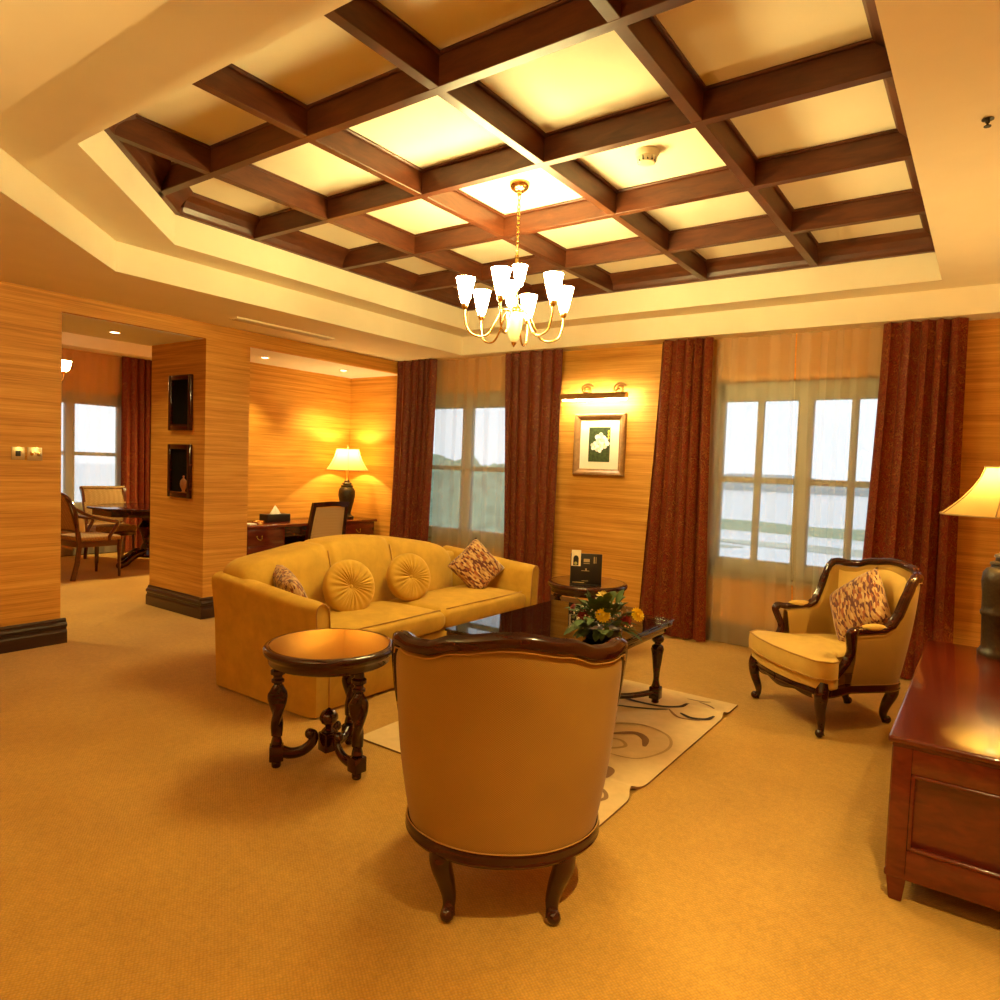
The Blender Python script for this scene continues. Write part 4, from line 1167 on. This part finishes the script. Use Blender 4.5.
# ------------------------------------------------------------------ picture and its lamp
def picture():
    x0, x1, z0, z1 = -3.335, -2.80, 1.395, 1.985
    t = thing('framed_picture', 'gilt framed orchid picture on the wall between two drapes', 'picture', ((x0 + x1) / 2, YW, (z0 + z1) / 2), 0)
    w, h = (x1 - x0) / 2, (z1 - z0) / 2
    GILT = wood('gilt_wood', (.20, .095, .026), (.30, .15, .045), .4, (3, 3, 3), 8)
    bm = B(); fw = .062
    pr = [(0, 0), (0, -.045), (.012, -.052), (.030, -.046), (.048, -.032), (fw, -.026), (fw, 0)]
    cs = [(-w, -h), (w, -h), (w, h), (-w, h)]; ins = [(1, 1), (-1, 1), (-1, -1), (1, -1)]
    rings = []
    for (cx, cz), (sx, sz) in zip(cs, ins): rings.append([bm.verts.new((cx + sx * d, y, cz + sz * d)) for d, y in pr])
    for i in range(4):
        A, C = rings[i], rings[(i + 1) % 4]
        for j in range(len(pr)): bm.faces.new((A[j], A[(j + 1) % 7], C[(j + 1) % 7], C[j]))
    finish('frame', bm, GILT, t, smooth=False)
    bm = B(); box(bm, (-w + fw - .004, -.022, -h + fw - .004), (w - fw + .004, -.012, h - fw + .004)); finish('mat_board', bm, plain('ivory_mat_board', (.76, .70, .52), .8, 0, .02), t, smooth=False)
    PH = plain('leafy_photo_ground', (.035, .055, .012), .5, 0, .6, 40); WP = plain('white_orchid_print', (.86, .82, .74), .5); WQ = plain('cream_orchid_print', (.66, .58, .46), .5); YP = plain('yellow_orchid_print', (.75, .6, .08), .5)
    bm = B(); iw, ih = .113, .165
    box(bm, (-iw, -.0235, -ih), (iw, -.0215, ih), mi=0)
    def petal(cx, cz, ang, L, W_, mi, y):
        pts = []
        for q in range(14):
            f = 2 * PI * q / 14; px = L / 2 + L / 2 * math.cos(f); pz = W_ / 2 * math.sin(f)
            pts.append(bm.verts.new((cx + px * math.cos(ang) - pz * math.sin(ang), y, cz + px * math.sin(ang) + pz * math.cos(ang))))
        bm.faces.new(pts).material_index = mi
    yy = -.0237
    for (cx, cz, r_) in ((.01, .055, .062), (-.05, -.015, .045), (.055, .015, .055), (.0, -.035, .045)):
        for q in range(5): petal(cx, cz, 2 * PI * q / 5 + cx * 20, r_, r_ * .85, 3 if q % 2 else 1, yy); yy -= .00003
        petal(cx, cz, -1.4, r_ * .35, r_ * .2, 2, yy); yy -= .00003
    for q in range(3): petal(.09, .11 - .03 * q, 1.2, .03, .02, 2, yy); yy -= .00003
    finish('orchid_photo', bm, [PH, WP, YP, WQ], t, smooth=False)
    # picture light
    t = thing('picture_light', 'brass picture lamp with two scroll arms above the orchid picture', 'lamp', (-3.085, YW, 2.125))
    bm = B()
    pr = [(0, -.004), (.016, .0), (.022, .010), (.018, .022), (0, .028), (-.022, .026), (-.028, .008), (-.026, -.012)]
    pts = [(-.345, -.15, .0), (.345, -.15, .0)]
    sweep(bm, pts, [(-a * 1.35, b * 1.5) for a, b in pr]); finish('shade_bar', bm, DBRASS, t)
    for x in (-.12, .22):
        bm = B()
        p = [(x, 0, .06)]
        for q in range(22):
            f = PI * .9 - q / 21 * 3.1 * PI; r_ = .048 - .036 * q / 21
            p.append((x, -.06 + r_ * math.cos(f) - .03, .055 + r_ * math.sin(f) + .01))
        p2 = [(x, -.002, .045), (x, -.05, .085), (x, -.11, .07), (x, -.145, .028)]
        tube(bm, spline(p2, 6), .006, 8); 
        sc = [(x + .055 * 0 + (.070 - .050 * q / 20) * math.cos(.4 + q / 20 * 3 * PI) + .010, -.08, .085 + (.056 - .040 * q / 20) * math.sin(.4 + q / 20 * 3 * PI)) for q in range(21)]
        tube(bm, sc, .010, 8)
        arm = finish('scroll_arm', bm, DBRASS, t)
        bm = B(); lathe(bm, [(.030, 0), (.030, .006), (.014, .016), (.002, .018)], 16); bmesh.ops.rotate(bm, verts=bm.verts, cent=(0, 0, 0), matrix=Matrix.Rotation(PI / 2, 3, 'X')); bmesh.ops.translate(bm, verts=bm.verts, vec=(x, -.002, .045))
        finish('rosette', bm, DBRASS, arm)
    bm = B(); tube(bm, [(-.33, -.140, -.016), (.33, -.140, -.016)], .009, 10); finish('tube_lamp', bm, emis('strip_lamp_glow', (1, .82, .48), 165), t)
picture()

# ------------------------------------------------------------------ desk niche
def desk():
    X0, X1, Y0, Y1, HT = -6.545, -5.98, 3.93, 5.90, .76
    t = thing('desk', 'dark red writing desk in the lit niche', 'desk', (X0, Y0, 0))
    D, L = X1 - X0, Y1 - Y0
    bm = B(); box(bm, (0, 0, HT - .03), (D, L, HT), .006, 3); finish('desktop', bm, REDWOOD, t)
    for y0, y1 in ((.02, .66), (L - .56, L - .02)):
        bm = B(); box(bm, (.02, y0, .06), (D - .03, y1, HT - .03), .004); box(bm, (.03, y0 + .01, 0), (D - .05, y1 - .01, .06), .004); finish('pedestal', bm, REDWOOD, t)
        for z0, z1 in ((.56, .715), (.33, .545), (.08, .315)):
            bm = B(); box(bm, (D - .032, y0 + .02, z0), (D - .018, y1 - .02, z1), .004, 2); d = finish('drawer', bm, REDWOOD, t)
            bm = B(); yc = (y0 + y1) / 2; zc = (z0 + z1) / 2
            tube(bm, spline([(D - .016, yc - .03, zc + .012), (D - .004, yc - .022, zc - .012), (D + .004, yc, zc - .022), (D - .004, yc + .022, zc - .012), (D - .016, yc + .03, zc + .012)], 5), .004, 8)
            for s in (-1, 1): ball(bm, (D - .014, yc + s * .03, zc + .014), .008, 8)
            finish('handle', bm, BRASS, d)
    bm = B(); box(bm, (.10, .66, HT - .14), (D - .08, L - .56, HT - .03), .003); box(bm, (.02, .66, .25), (.04, L - .56, HT - .03)); finish('knee_panel', bm, MAHOG, t)
    # tissue box
    t = thing('tissue_box', 'dark tissue box with a white tissue on the desk', 'tissue box', (-6.30, 4.68, HT), 0)
    bm = B(); box(bm, (-.07, -.15, 0), (.07, .15, .085), .006, 3); finish('case', bm, BLACK, t)
    bm = B()
    def ts(i, j):
        a = 2 * PI * i; q = j; r_ = (.055 * (1 - q) ** .8 + .004) * (1 + .25 * math.sin(5 * a + 2 * q))
        return Vector((r_ * .5 * math.cos(a), r_ * math.sin(a), .08 + .09 * q + .008 * math.sin(3 * a) * q))
    grid(bm, ts, 24, 8, True); finish('tissue', bm, plain('white_tissue', (.85, .82, .76), .9), t, ang=180)
    # small dish and notepad at the pier side
    t = thing('ashtray', 'small golden glass dish on the desk beside the tissue box', 'dish', (-6.17, 4.38, HT))
    bm = B(); lathe(bm, [(.03, 0), (.055, .002), (.062, .03), (.058, .032), (.05, .010), (.03, .008)], 20, mod=lambda a, z: 1 + .05 * math.cos(8 * a)); finish('bowl', bm, BRASS, t)
    bm = B(); box(bm, (-.05, -.045, 0), (.05, .045, .014), .002)
    o = finish('notepad', bm, plain('white_paper', (.8, .76, .66), .8), None, (-6.12, 4.245, HT), .1); tag(o, 'white notepad at the pier end of the desk', 'notepad')
    # folder standing at wall behind the lamp
    # chair
    t = thing('desk_chair', 'upholstered chair with dark frame pulled up to the desk', 'chair', (-5.80, 4.86, 0), R(-4))
    FAB = dotted('tan_chair_weave', (.60, .42, .22), (.44, .27, .11), 55)
    dx = -1
    bm = B(); prism(bm, [(-.36, -.235), (.10, -.205), (.10, .205), (-.36, .235)], .40, .475, .02); finish('seat', bm, FAB, t)
    bm = B()
    for lo, hi in (((-.35, -.225, .335), (.10, -.195, .40)), ((-.35, .195, .335), (.10, .225, .40)), ((-.36, -.22, .335), (-.33, .22, .40)), ((.08, -.2, .335), (.11, .2, .40))): box(bm, lo, hi, .004)
    finish('seat_rail', bm, MAHOG, t)
    def bx(z): return .10 + .0 * z + .10 * ((z - .40) / .6) ** 1.5
    for s in (-1, 1):
        bm = B(); zs = [.40 + .6 * i / 10 for i in range(11)]
        sweep(bm, [(.15, s * .19, 0), (.115, s * .195, .2)] + [(bx(z), s * (.235 - .035 * (z - .4) / .6), z) for z in zs], [(-.018, -.02), (.018, -.02), (.018, .02), (-.018, .02)], Vector((1, 0, 0)))
        finish('rear_leg', bm, MAHOG, t)
        bm = B(); box(bm, (-.35, s * .215 - .02, 0), (-.31, s * .215 + .02, .40), .004); finish('front_leg', bm, MAHOG, t)
    bm = B(); sweep(bm, spline([(bx(1.0), -.22, .985), (bx(1.0) + .012, -.12, .99), (bx(1.0) + .015, 0, .995), (bx(1.0) + .012, .12, .99), (bx(1.0), .22, .985)], 5), [(-.02, -.026), (.02, -.026), (.02, .024), (-.02, .024)]); finish('top_rail', bm, MAHOG, t)
    bm = B()
    def bp(sg):
        def fn(i, j):
            z = .52 + .435 * j; y = (2 * i - 1) * (.218 - .032 * (z - .4) / .6); k_ = math.sin(PI * i) ** .4 * math.sin(PI * min(max(j, 0.001), .999)) ** .4 if 0 < i < 1 else 0
            return Vector((bx(z) + sg * (.008 + .014 * k_), y, z))
        return fn
    grid(bm, bp(1), 15, 12); grid(bm, bp(-1), 15, 12); finish('back_pad', bm, FAB, t, ang=180)
desk()

# ------------------------------------------------------------------ wall fittings
def display_frame(z0, z1, label, fig):
    x0, x1, y = -6.212, -5.842, 3.45
    t = thing('display_box', label, 'display box', ((x0 + x1) / 2, y, z0), 0, 'framed display recesses in the pier')
    w, h = (x1 - x0) / 2, z1 - z0
    bm = B(); d = -.03; f = .045
    for lo, hi in (((-w, 0), (-w + f, h)), ((w - f, 0), (w, h)), ((-w + f, 0), (w - f, f)), ((-w + f, h - f), (w - f, h))): box(bm, (lo[0], d, lo[1]), (hi[0], 0.0, hi[1]), .006, 2)
    finish('frame', bm, MAHOG, t)
    bm = B(); box(bm, (-w + f - .002, -.006, f - .002), (w - f + .002, -.001, h - f + .002)); finish('backing', bm, plain('black_velvet_lining', (.008, .006, .005), .9, spec=.05), t, smooth=False)
    bm = B(); box(bm, (-w + f, -.026, f + .001), (w - f, -.010, f + .008)); finish('ledge', bm, DBRASS if fig else MAHOG, t, smooth=False)
    return t
display_frame(1.668, 2.168, 'upper dark framed display box on the pier, empty', False)
display_frame(1.058, 1.542, 'lower dark framed display box on the pier, holding a small figure', True)
bm = B(); lathe(bm, [(.02, 0), (.032, .004), (.022, .012), (.030, .025), (.052, .05), (.058, .075), (.050, .10), (.026, .118), (.012, .124), (.012, .136), (.018, .14), (.008, .15)], 16)
for v in bm.verts: v.co.y *= .25
o = finish('figurine', bm, plain('copper_glaze', (.42, .17, .07), .35, .3), None, (-5.945, 3.4285, 1.112)); tag(o, 'small copper coloured figure in the lower display box', 'figurine')

def plate(y0, y1, z0, z1, name, label, knobs):
    t = thing(name, label, 'switch' if knobs else 'socket', (XL, (y0 + y1) / 2, (z0 + z1) / 2), 0)
    w, h = (y1 - y0) / 2, (z1 - z0) / 2
    bm = B(); box(bm, (0, -w, -h), (.008, w, h), .003, 2); finish('plate', bm, plain('satin_brass_plate', (.62, .47, .27), .35, .8, .05), t)
    if knobs:
        for s in (-1, 1):
            bm = B(); box(bm, (.008, s * .022 - .009, -.012), (.020, s * .022 + .009, .012), .003); finish('rocker', bm, BRASS, t)
    else:
        bm = B(); box(bm, (.006, -.016, -.020), (.011, .016, .020), .002); finish('outlet', bm, BLACK, t)
plate(1.976, 2.060, 1.372, 1.462, 'wall_socket', 'brass socket plate with a dark centre on the wall left of the opening', False)
plate(2.076, 2.172, 1.368, 1.464, 'light_switch', 'brass switch plate with two rockers on the wall left of the opening', True)

bm = B(); box(bm, (-5.262, 3.41, ZC - .012), (-5.14, 4.45, ZC + .002), .004); 
t = thing('air_vent', 'long narrow air vent in the soffit above the pier', 'vent', (0, 0, 0)); finish('frame', bm, PLAST, t)
bm = B()
for q in range(3): box(bm, (-5.246 + .034 * q, 3.43, ZC - .016), (-5.226 + .034 * q, 4.43, ZC - .006), .001)
finish('slats', bm, plain('tan_vent_slats', (.55, .45, .30), .6), t)  # slats a darker tan than the vent frame

t = thing('smoke_detector', 'round white smoke detector on a ceiling panel beyond the chandelier', 'smoke detector', (-1.56, 3.41, ZP))
bm = B(); lathe(bm, [(.062, 0), (.062, -.018), (.055, -.028), (.048, -.03), (.048, -.05), (.040, -.062), (.020, -.066), (.004, -.066)], 32, mod=lambda a, z: 1 + (.05 * (1 if math.sin(12 * a) > 0 else -1) if -.06 < z < -.045 else 0)); finish('housing', bm, plain('ivory_plastic', (.72, .62, .42), .4), t)
bm = B()
for q in range(12):
    a = 2 * PI * q / 12; box(bm, (-.004, .040, -.058), (.004, .0475, -.034), 0, 1, Matrix.Rotation(a, 4, 'Z'))
finish('vent_slots', bm, BLACK, t, smooth=False)
t = thing('sprinkler', 'small brass sprinkler head on the plain ceiling near the lamp wall', 'sprinkler', (-.088, 3.14, ZL))
bm = B(); lathe(bm, [(.020, 0), (.020, -.003), (.009, -.006), (.007, -.014), (.004, -.016), (.004, -.024), (.012, -.025), (.012, -.028), (.003, -.028)], 18); finish('head', bm, BRONZE, t)

def downlight(loc, label, W, size, target=None, blend=.7, group='recessed downlights'):
    t = thing('downlight', label, 'downlight', loc, 0, group)
    bm = B(); lathe(bm, [(.052, .0), (.052, -.006), (.040, -.008), (.036, -.002), (.036, 0)], 24); finish('trim_ring', bm, plain('downlight_ring', (.85, .75, .55), .4), t)
    bm = B(); lathe(bm, [(.002, -.003), (.035, -.003), (.035, -.001), (.002, -.001)], 20); finish('lens', bm, emis('downlight_lens', (1, .72, .38), 9), t)
    spot('downlight_lamp', (loc[0], loc[1], loc[2] - .012), W, WARM, size, blend, .03, target or (loc[0], loc[1], 0))
downlight((-6.10, 4.37, 2.47), 'recessed downlight in the desk niche ceiling next to the pier', 40, R(95), (-6.32, 4.40, .6))
downlight((-6.05, 5.37, 2.47), 'recessed downlight in the desk niche ceiling above the desk lamp', 44, R(95), (-6.32, 5.42, .6))
downlight((-6.14, 2.91, 2.47), 'recessed downlight in the ceiling of the opening', 9, R(110))
# unseen fill downlights, added behind the viewer for overall warm light
for i, (x, y) in enumerate(((-4.9, -.3), (-3.2, -.6), (-1.5, -.6), (-.1, -.6), (-4.6, -1.9), (-2.4, -1.9), (-.4, -1.9))):
    downlight((x, y, ZC), 'added fill downlight in the soffit behind the viewer', (7, 5, 5, 8, 6, 6, 8)[i], R(140), None, .9, 'added downlights out of view')

downlight((.12, 1.25, ZL), 'downlight out of view, added to light the floor by the cabinet', 165, R(52), (-.45, 2.05, 0), 1.0, 'added downlights out of view')  # unseen source, added to brighten the near floor on the right
# torchiere out of view, added to brighten the near ceiling
t = thing('fill_floor_lamp', 'tall brass floor lamp with an upturned bowl, added unseen behind the viewer to light the ceiling', 'lamp', (-1.75, -.75, 0))
bm = B(); lathe(bm, [(.14, 0), (.14, .012), (.10, .022), (.03, .035), (.016, .06)], 32); finish('base', bm, BRASS, t)
bm = B(); lathe(bm, [(.014, .05), (.012, .9), (.014, 1.70), (.03, 1.72)], 16); finish('pole', bm, BRASS, t)
bm = B(); lathe(bm, [(.03, 1.715), (.09, 1.745), (.15, 1.80), (.18, 1.86), (.174, 1.86), (.145, 1.806), (.088, 1.755), (.03, 1.73)], 40); finish('bowl', bm, DBRASS, t)
point('fill_floor_lamp_light', (-1.75, -.75, 1.84), 62, WARM, .06)
# ------------------------------------------------------------------ dining room furniture
def octo(r, c=(0, 0)): return [(c[0] + r * math.cos(PI / 8 + PI / 4 * i), c[1] + r * math.sin(PI / 8 + PI / 4 * i)) for i in range(8)]
t = thing('dining_table', 'dark eight-sided pedestal table in the dining room', 'dining table', (-8.88, 4.66, 0))
bm = B(); prism(bm, octo(.70), .735, .765, .010); prism(bm, octo(.64), .66, .737, .004); finish('tabletop', bm, MAHOG, t)
bm = B(); lathe(bm, [(.10, .10), (.14, .14), (.10, .22), (.07, .30), (.10, .42), (.13, .50), (.08, .58), (.12, .66)], 24)
for q in range(4):
    a = PI / 2 * q + .3; c, s = math.cos(a), math.sin(a)
    tube(bm, spline([(.06 * c, .06 * s, .17), (.22 * c, .22 * s, .15), (.36 * c, .36 * s, .07), (.44 * c, .44 * s, .045)], 5), [.055, .054, .053, .052, .05, .05, .05, .048, .046, .046, .045, .045, .044, .044, .044, .044], 10)
    ball(bm, (.45 * c, .45 * s, .045), .045, 10)
finish('pedestal', bm, MAHOG, t)
FABD = dotted('gold_brocade', (.50, .34, .14), (.36, .22, .08), 40)
CHW = wood('red_brown_chair_wood', (.065, .015, .007), (.12, .030, .012), .28)
def dining_armchair():
    t = thing('dining_chair', 'dark wood armchair with arched back in the dining room, nearest the opening', 'chair', (-8.50, 3.76, 0), R(4))
    W, D = .235, .23
    bm = B(); prism(bm, [(-W, -D), (W, -D), (W + .02, D), (-W - .02, D)], .425, .485, .022); finish('seat', bm, FABD, t)
    bm = B()
    for lo, hi in (((-W, -D - .01, .365), (W, -D + .02, .43)), ((-W - .02, D - .02, .365), (W + .02, D + .01, .43)), ((-W - .015, -D, .365), (-W + .015, D, .43)), ((W - .015, -D, .365), (W + .015, D, .43))): box(bm, lo, hi, .004)
    finish('seat_rail', bm, CHW, t)
    for s in (-1, 1):
        bm = B(); sweep(bm, [(s * W, -D - .07, 0), (s * W, -D - .02, .2), (s * W, -D, .40), (s * W, -D - .02, .55)], [(-.019, -.02), (.019, -.02), (.019, .02), (-.019, .02)], Vector((0, 1, 0))); finish('rear_leg', bm, CHW, t)
        bm = B(); tube(bm, [(s * (W + .01), D - .015, 0), (s * (W + .01), D - .015, .36), (s * (W + .01), D - .015, .43)], [.015, .024, .024], 8); finish('front_leg', bm, CHW, t)
        bm = B(); tube(bm, spline([(s * W * .98, -D - .04, .80), (s * (W + .03), -D + .12, .71), (s * (W + .04), D - .13, .655), (s * (W + .03), D - .05, .64), (s * (W + .02), D - .08, .56), (s * (W + .01), D - .13, .47), (s * W, D - .12, .42)], 6), .019, 8); finish('armrest', bm, CHW, t)
    bm = B()
    arch = [(-W, -D - .02, .50), (-W, -D - .03, .65), (-W + .01, -D - .05, .80), (-W * .6, -D - .07, .91), (0, -D - .08, .955), (W * .6, -D - .07, .91), (W - .01, -D - .05, .80), (W, -D - .03, .65), (W, -D - .02, .50)]
    tube(bm, spline(arch, 6), .021, 8); tube(bm, [(-W, -D - .015, .545), (W, -D - .015, .545)], .017, 8); finish('back_frame', bm, CHW, t)
    bm = B()
    def bp(sg):
        def fn(i, j):
            x = (2 * i - 1) * (W - .018); hh = .56 + (.36 * (1 - abs(2 * i - 1) ** 2.6) ** .75 + .02) * j
            return Vector((x, -D - .02 - .06 * (hh - .5) / .45 + sg * (.010 + .012 * math.sin(PI * j) * math.sin(PI * i)), hh))
        return fn
    grid(bm, bp(1), 15, 10); grid(bm, bp(-1), 15, 10); finish('back_pad', bm, FABD, t, ang=180)
dining_armchair()
def scroll_chair():
    t = thing('dining_chair', 'upholstered chair with scrolled back behind the dining table, by the window', 'chair', (-9.55, 4.50, 0), R(-98))
    W, D = .24, .22
    bm = B(); prism(bm, [(-W, -D), (W, -D), (W + .01, D), (-W - .01, D)], .40, .48, .022); finish('seat', bm, FABD, t)
    bm = B(); box(bm, (-W, -D, .345), (W, D, .405), .006); finish('seat_rail', bm, CHW, t)
    for s in (-1, 1):
        bm = B(); tube(bm, [(s * (W - .02), D - .03, 0), (s * (W - .02), D - .03, .38)], [.014, .024], 8); finish('front_leg', bm, CHW, t)
        bm = B(); sweep(bm, spline([(s * (W - .01), -D - .08, 0), (s * (W - .01), -D + .01, .25), (s * (W - .01), -D + .01, .45), (s * (W + .01), -D - .04, .72), (s * (W + .02), -D - .09, .90), (s * (W + .03), -D - .13, .955)], 5), [(-.016, -.022), (.016, -.022), (.016, .022), (-.016, .022)], Vector((0, 1, 0))); finish('rear_leg', bm, CHW, t)
    bm = B()
    def bp(sg):
        def fn(i, j):
            z = .50 + .45 * j; y = -D - .0 - .13 * ((z - .45) / .5) ** 2
            return Vector(((2 * i - 1) * (W + .0 + .03 * j), y + sg * .025 * math.sin(PI * min(max(j, .02), .98)) ** .5, z))
        return fn
    grid(bm, bp(1), 9, 14); grid(bm, bp(-1), 9, 14)
    tube(bm, [(-W - .035, -D - .135, .955), (W + .035, -D - .135, .955)], .026, 10)
    finish('back_pad', bm, FABD, t, ang=60)
scroll_chair()
# wall sconce
t = thing('wall_sconce', 'glowing tulip glass wall lamp on a brass arm in the dining room', 'lamp', (-8.53, 3.18, 2.27))
bm = B(); box(bm, (-.03, 0, -.06), (.03, .015, .06), .005); tube(bm, spline([(0, .012, 0), (0, .10, -.06), (0, .20, -.085), (0, .29, -.05), (0, .315, .02), (0, .315, .045)], 6), .007, 8); lathe(bm, [(.008, .03), (.022, .045), (.024, .06), (.012, .062)], 14, (0, .315, 0)); finish('arm', bm, BRASS, t)
bm = B(); lathe(bm, [(.02, .058), (.045, .075), (.062, .11), (.068, .15), (.076, .178), (.071, .178), (.062, .15), (.05, .10), (.02, .07)], 24, (0, .315, 0)); finish('glass_shade', bm, emis('sconce_glow', (1, .66, .26), 32), t)
for x, y, W in ((-8.6, 6.2, 380), (-9.2, 4.0, 0), (-7.6, 1.5, 130)):  # ceiling downlights added out of view to brighten the dining room
    if W: downlight((x, y, 3.06), 'unseen downlight added to brighten the dining room', W, R(140), None, .9, 'added dining room downlights')

# ------------------------------------------------------------------ outside
SEA = plain('pale_lagoon', (.55, .62, .68), .3, 0, .05, .02); LAND = plain('marsh_green', (.36, .41, .36), .9, 0, .3, .02); HILLM = plain('far_hill', (.27, .33, .35), .95, 0, .15, .01); TREE = plain('hazed_tree_green', (.24, .33, .22), .9, 0, .35, .6)  # tree green is paled so its colour stands in for distance haze
bm = B(); box(bm, (-1800, 60, -31), (1500, 2600, -30)); struct('ground_lagoon', bm, SEA, 'pale lagoon outside the windows')
bm = B(); box(bm, (-700, 6.6, -31), (300, 90, -29)); box(bm, (-700, -300, -31), (-11.2, 90, -29))
for i in range(14):
    x, y = rnd.uniform(-520, 150), rnd.uniform(100, 330); prism(bm, [(x + rnd.uniform(.7, 1.2) * 60 * math.cos(a), y + rnd.uniform(.7, 1.2) * 14 * math.sin(a)) for a in [2 * PI * q / 14 for q in range(14)]], -30, -29.6)
struct('ground_land', bm, LAND, 'flat green land outside the windows')
def ridge(name, x0, x1, y, depth, h, seed, mat, label, nx=80, rough=1.0, ztop=None):
    bm = B()
    def fn(i, j):
        x = x0 + (x1 - x0) * i; e = math.sin(PI * min(max(i, 0), 1)) ** .4
        n_ = noise.fractal(Vector((x / (abs(x1 - x0) * .09), seed, j * 1.3)), 1.0, 2.1, 4) * .5 + .6
        return Vector((x, y + depth * (j - .5), -31 + h * max(.1, n_) * e * math.sin(PI * min(max(j, 0), 1)) ** .7))
    grid(bm, fn, nx, 12); return struct(name, bm, mat, label, True)
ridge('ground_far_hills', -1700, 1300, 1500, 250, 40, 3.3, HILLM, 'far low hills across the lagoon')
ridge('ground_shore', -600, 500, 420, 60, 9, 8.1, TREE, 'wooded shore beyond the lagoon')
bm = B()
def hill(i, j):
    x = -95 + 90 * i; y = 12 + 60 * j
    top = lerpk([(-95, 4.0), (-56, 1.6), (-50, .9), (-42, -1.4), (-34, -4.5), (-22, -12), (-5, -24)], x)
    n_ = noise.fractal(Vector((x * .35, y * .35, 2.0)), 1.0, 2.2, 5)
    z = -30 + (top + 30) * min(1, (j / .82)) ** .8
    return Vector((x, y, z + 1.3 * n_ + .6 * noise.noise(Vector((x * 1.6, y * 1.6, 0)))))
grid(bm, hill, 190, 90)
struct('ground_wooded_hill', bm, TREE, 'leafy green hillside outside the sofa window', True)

# ------------------------------------------------------------------ sky and view
w = bpy.data.worlds.new('sky'); scene.world = w; w.use_nodes = True
nt = w.node_tree; nt.nodes.clear()
out = nt.nodes.new('ShaderNodeOutputWorld'); bg = nt.nodes.new('ShaderNodeBackground'); bg.inputs['Strength'].default_value = .72
tc = nt.nodes.new('ShaderNodeTexCoord'); nz = nt.nodes.new('ShaderNodeTexNoise'); nz.inputs['Scale'].default_value = 2.2; nz.inputs['Detail'].default_value = 4
nt.links.new(tc.outputs['Generated'], nz.inputs['Vector'])
rp = nt.nodes.new('ShaderNodeValToRGB'); rp.color_ramp.elements[0].position = .35; rp.color_ramp.elements[0].color = (.80, .89, 1.0, 1); rp.color_ramp.elements[1].position = .62; rp.color_ramp.elements[1].color = (1, 1, 1, 1)
nt.links.new(nz.outputs['Fac'], rp.inputs['Fac']); nt.links.new(rp.outputs[0], bg.inputs['Color']); nt.links.new(bg.outputs[0], out.inputs['Surface'])

vs = scene.view_settings
vs.view_transform = 'Standard'; vs.look = 'None'; vs.gamma = 1; vs.use_curve_mapping = False; vs.exposure = 1.2
scene.cycles.max_bounces = 10; scene.cycles.diffuse_bounces = 5; scene.cycles.glossy_bounces = 4; scene.cycles.transparent_max_bounces = 24
scene.cycles.use_denoising = True; scene.cycles.caustics_reflective = False; scene.cycles.caustics_refractive = False
scene.cycles.sample_clamp_indirect = 6
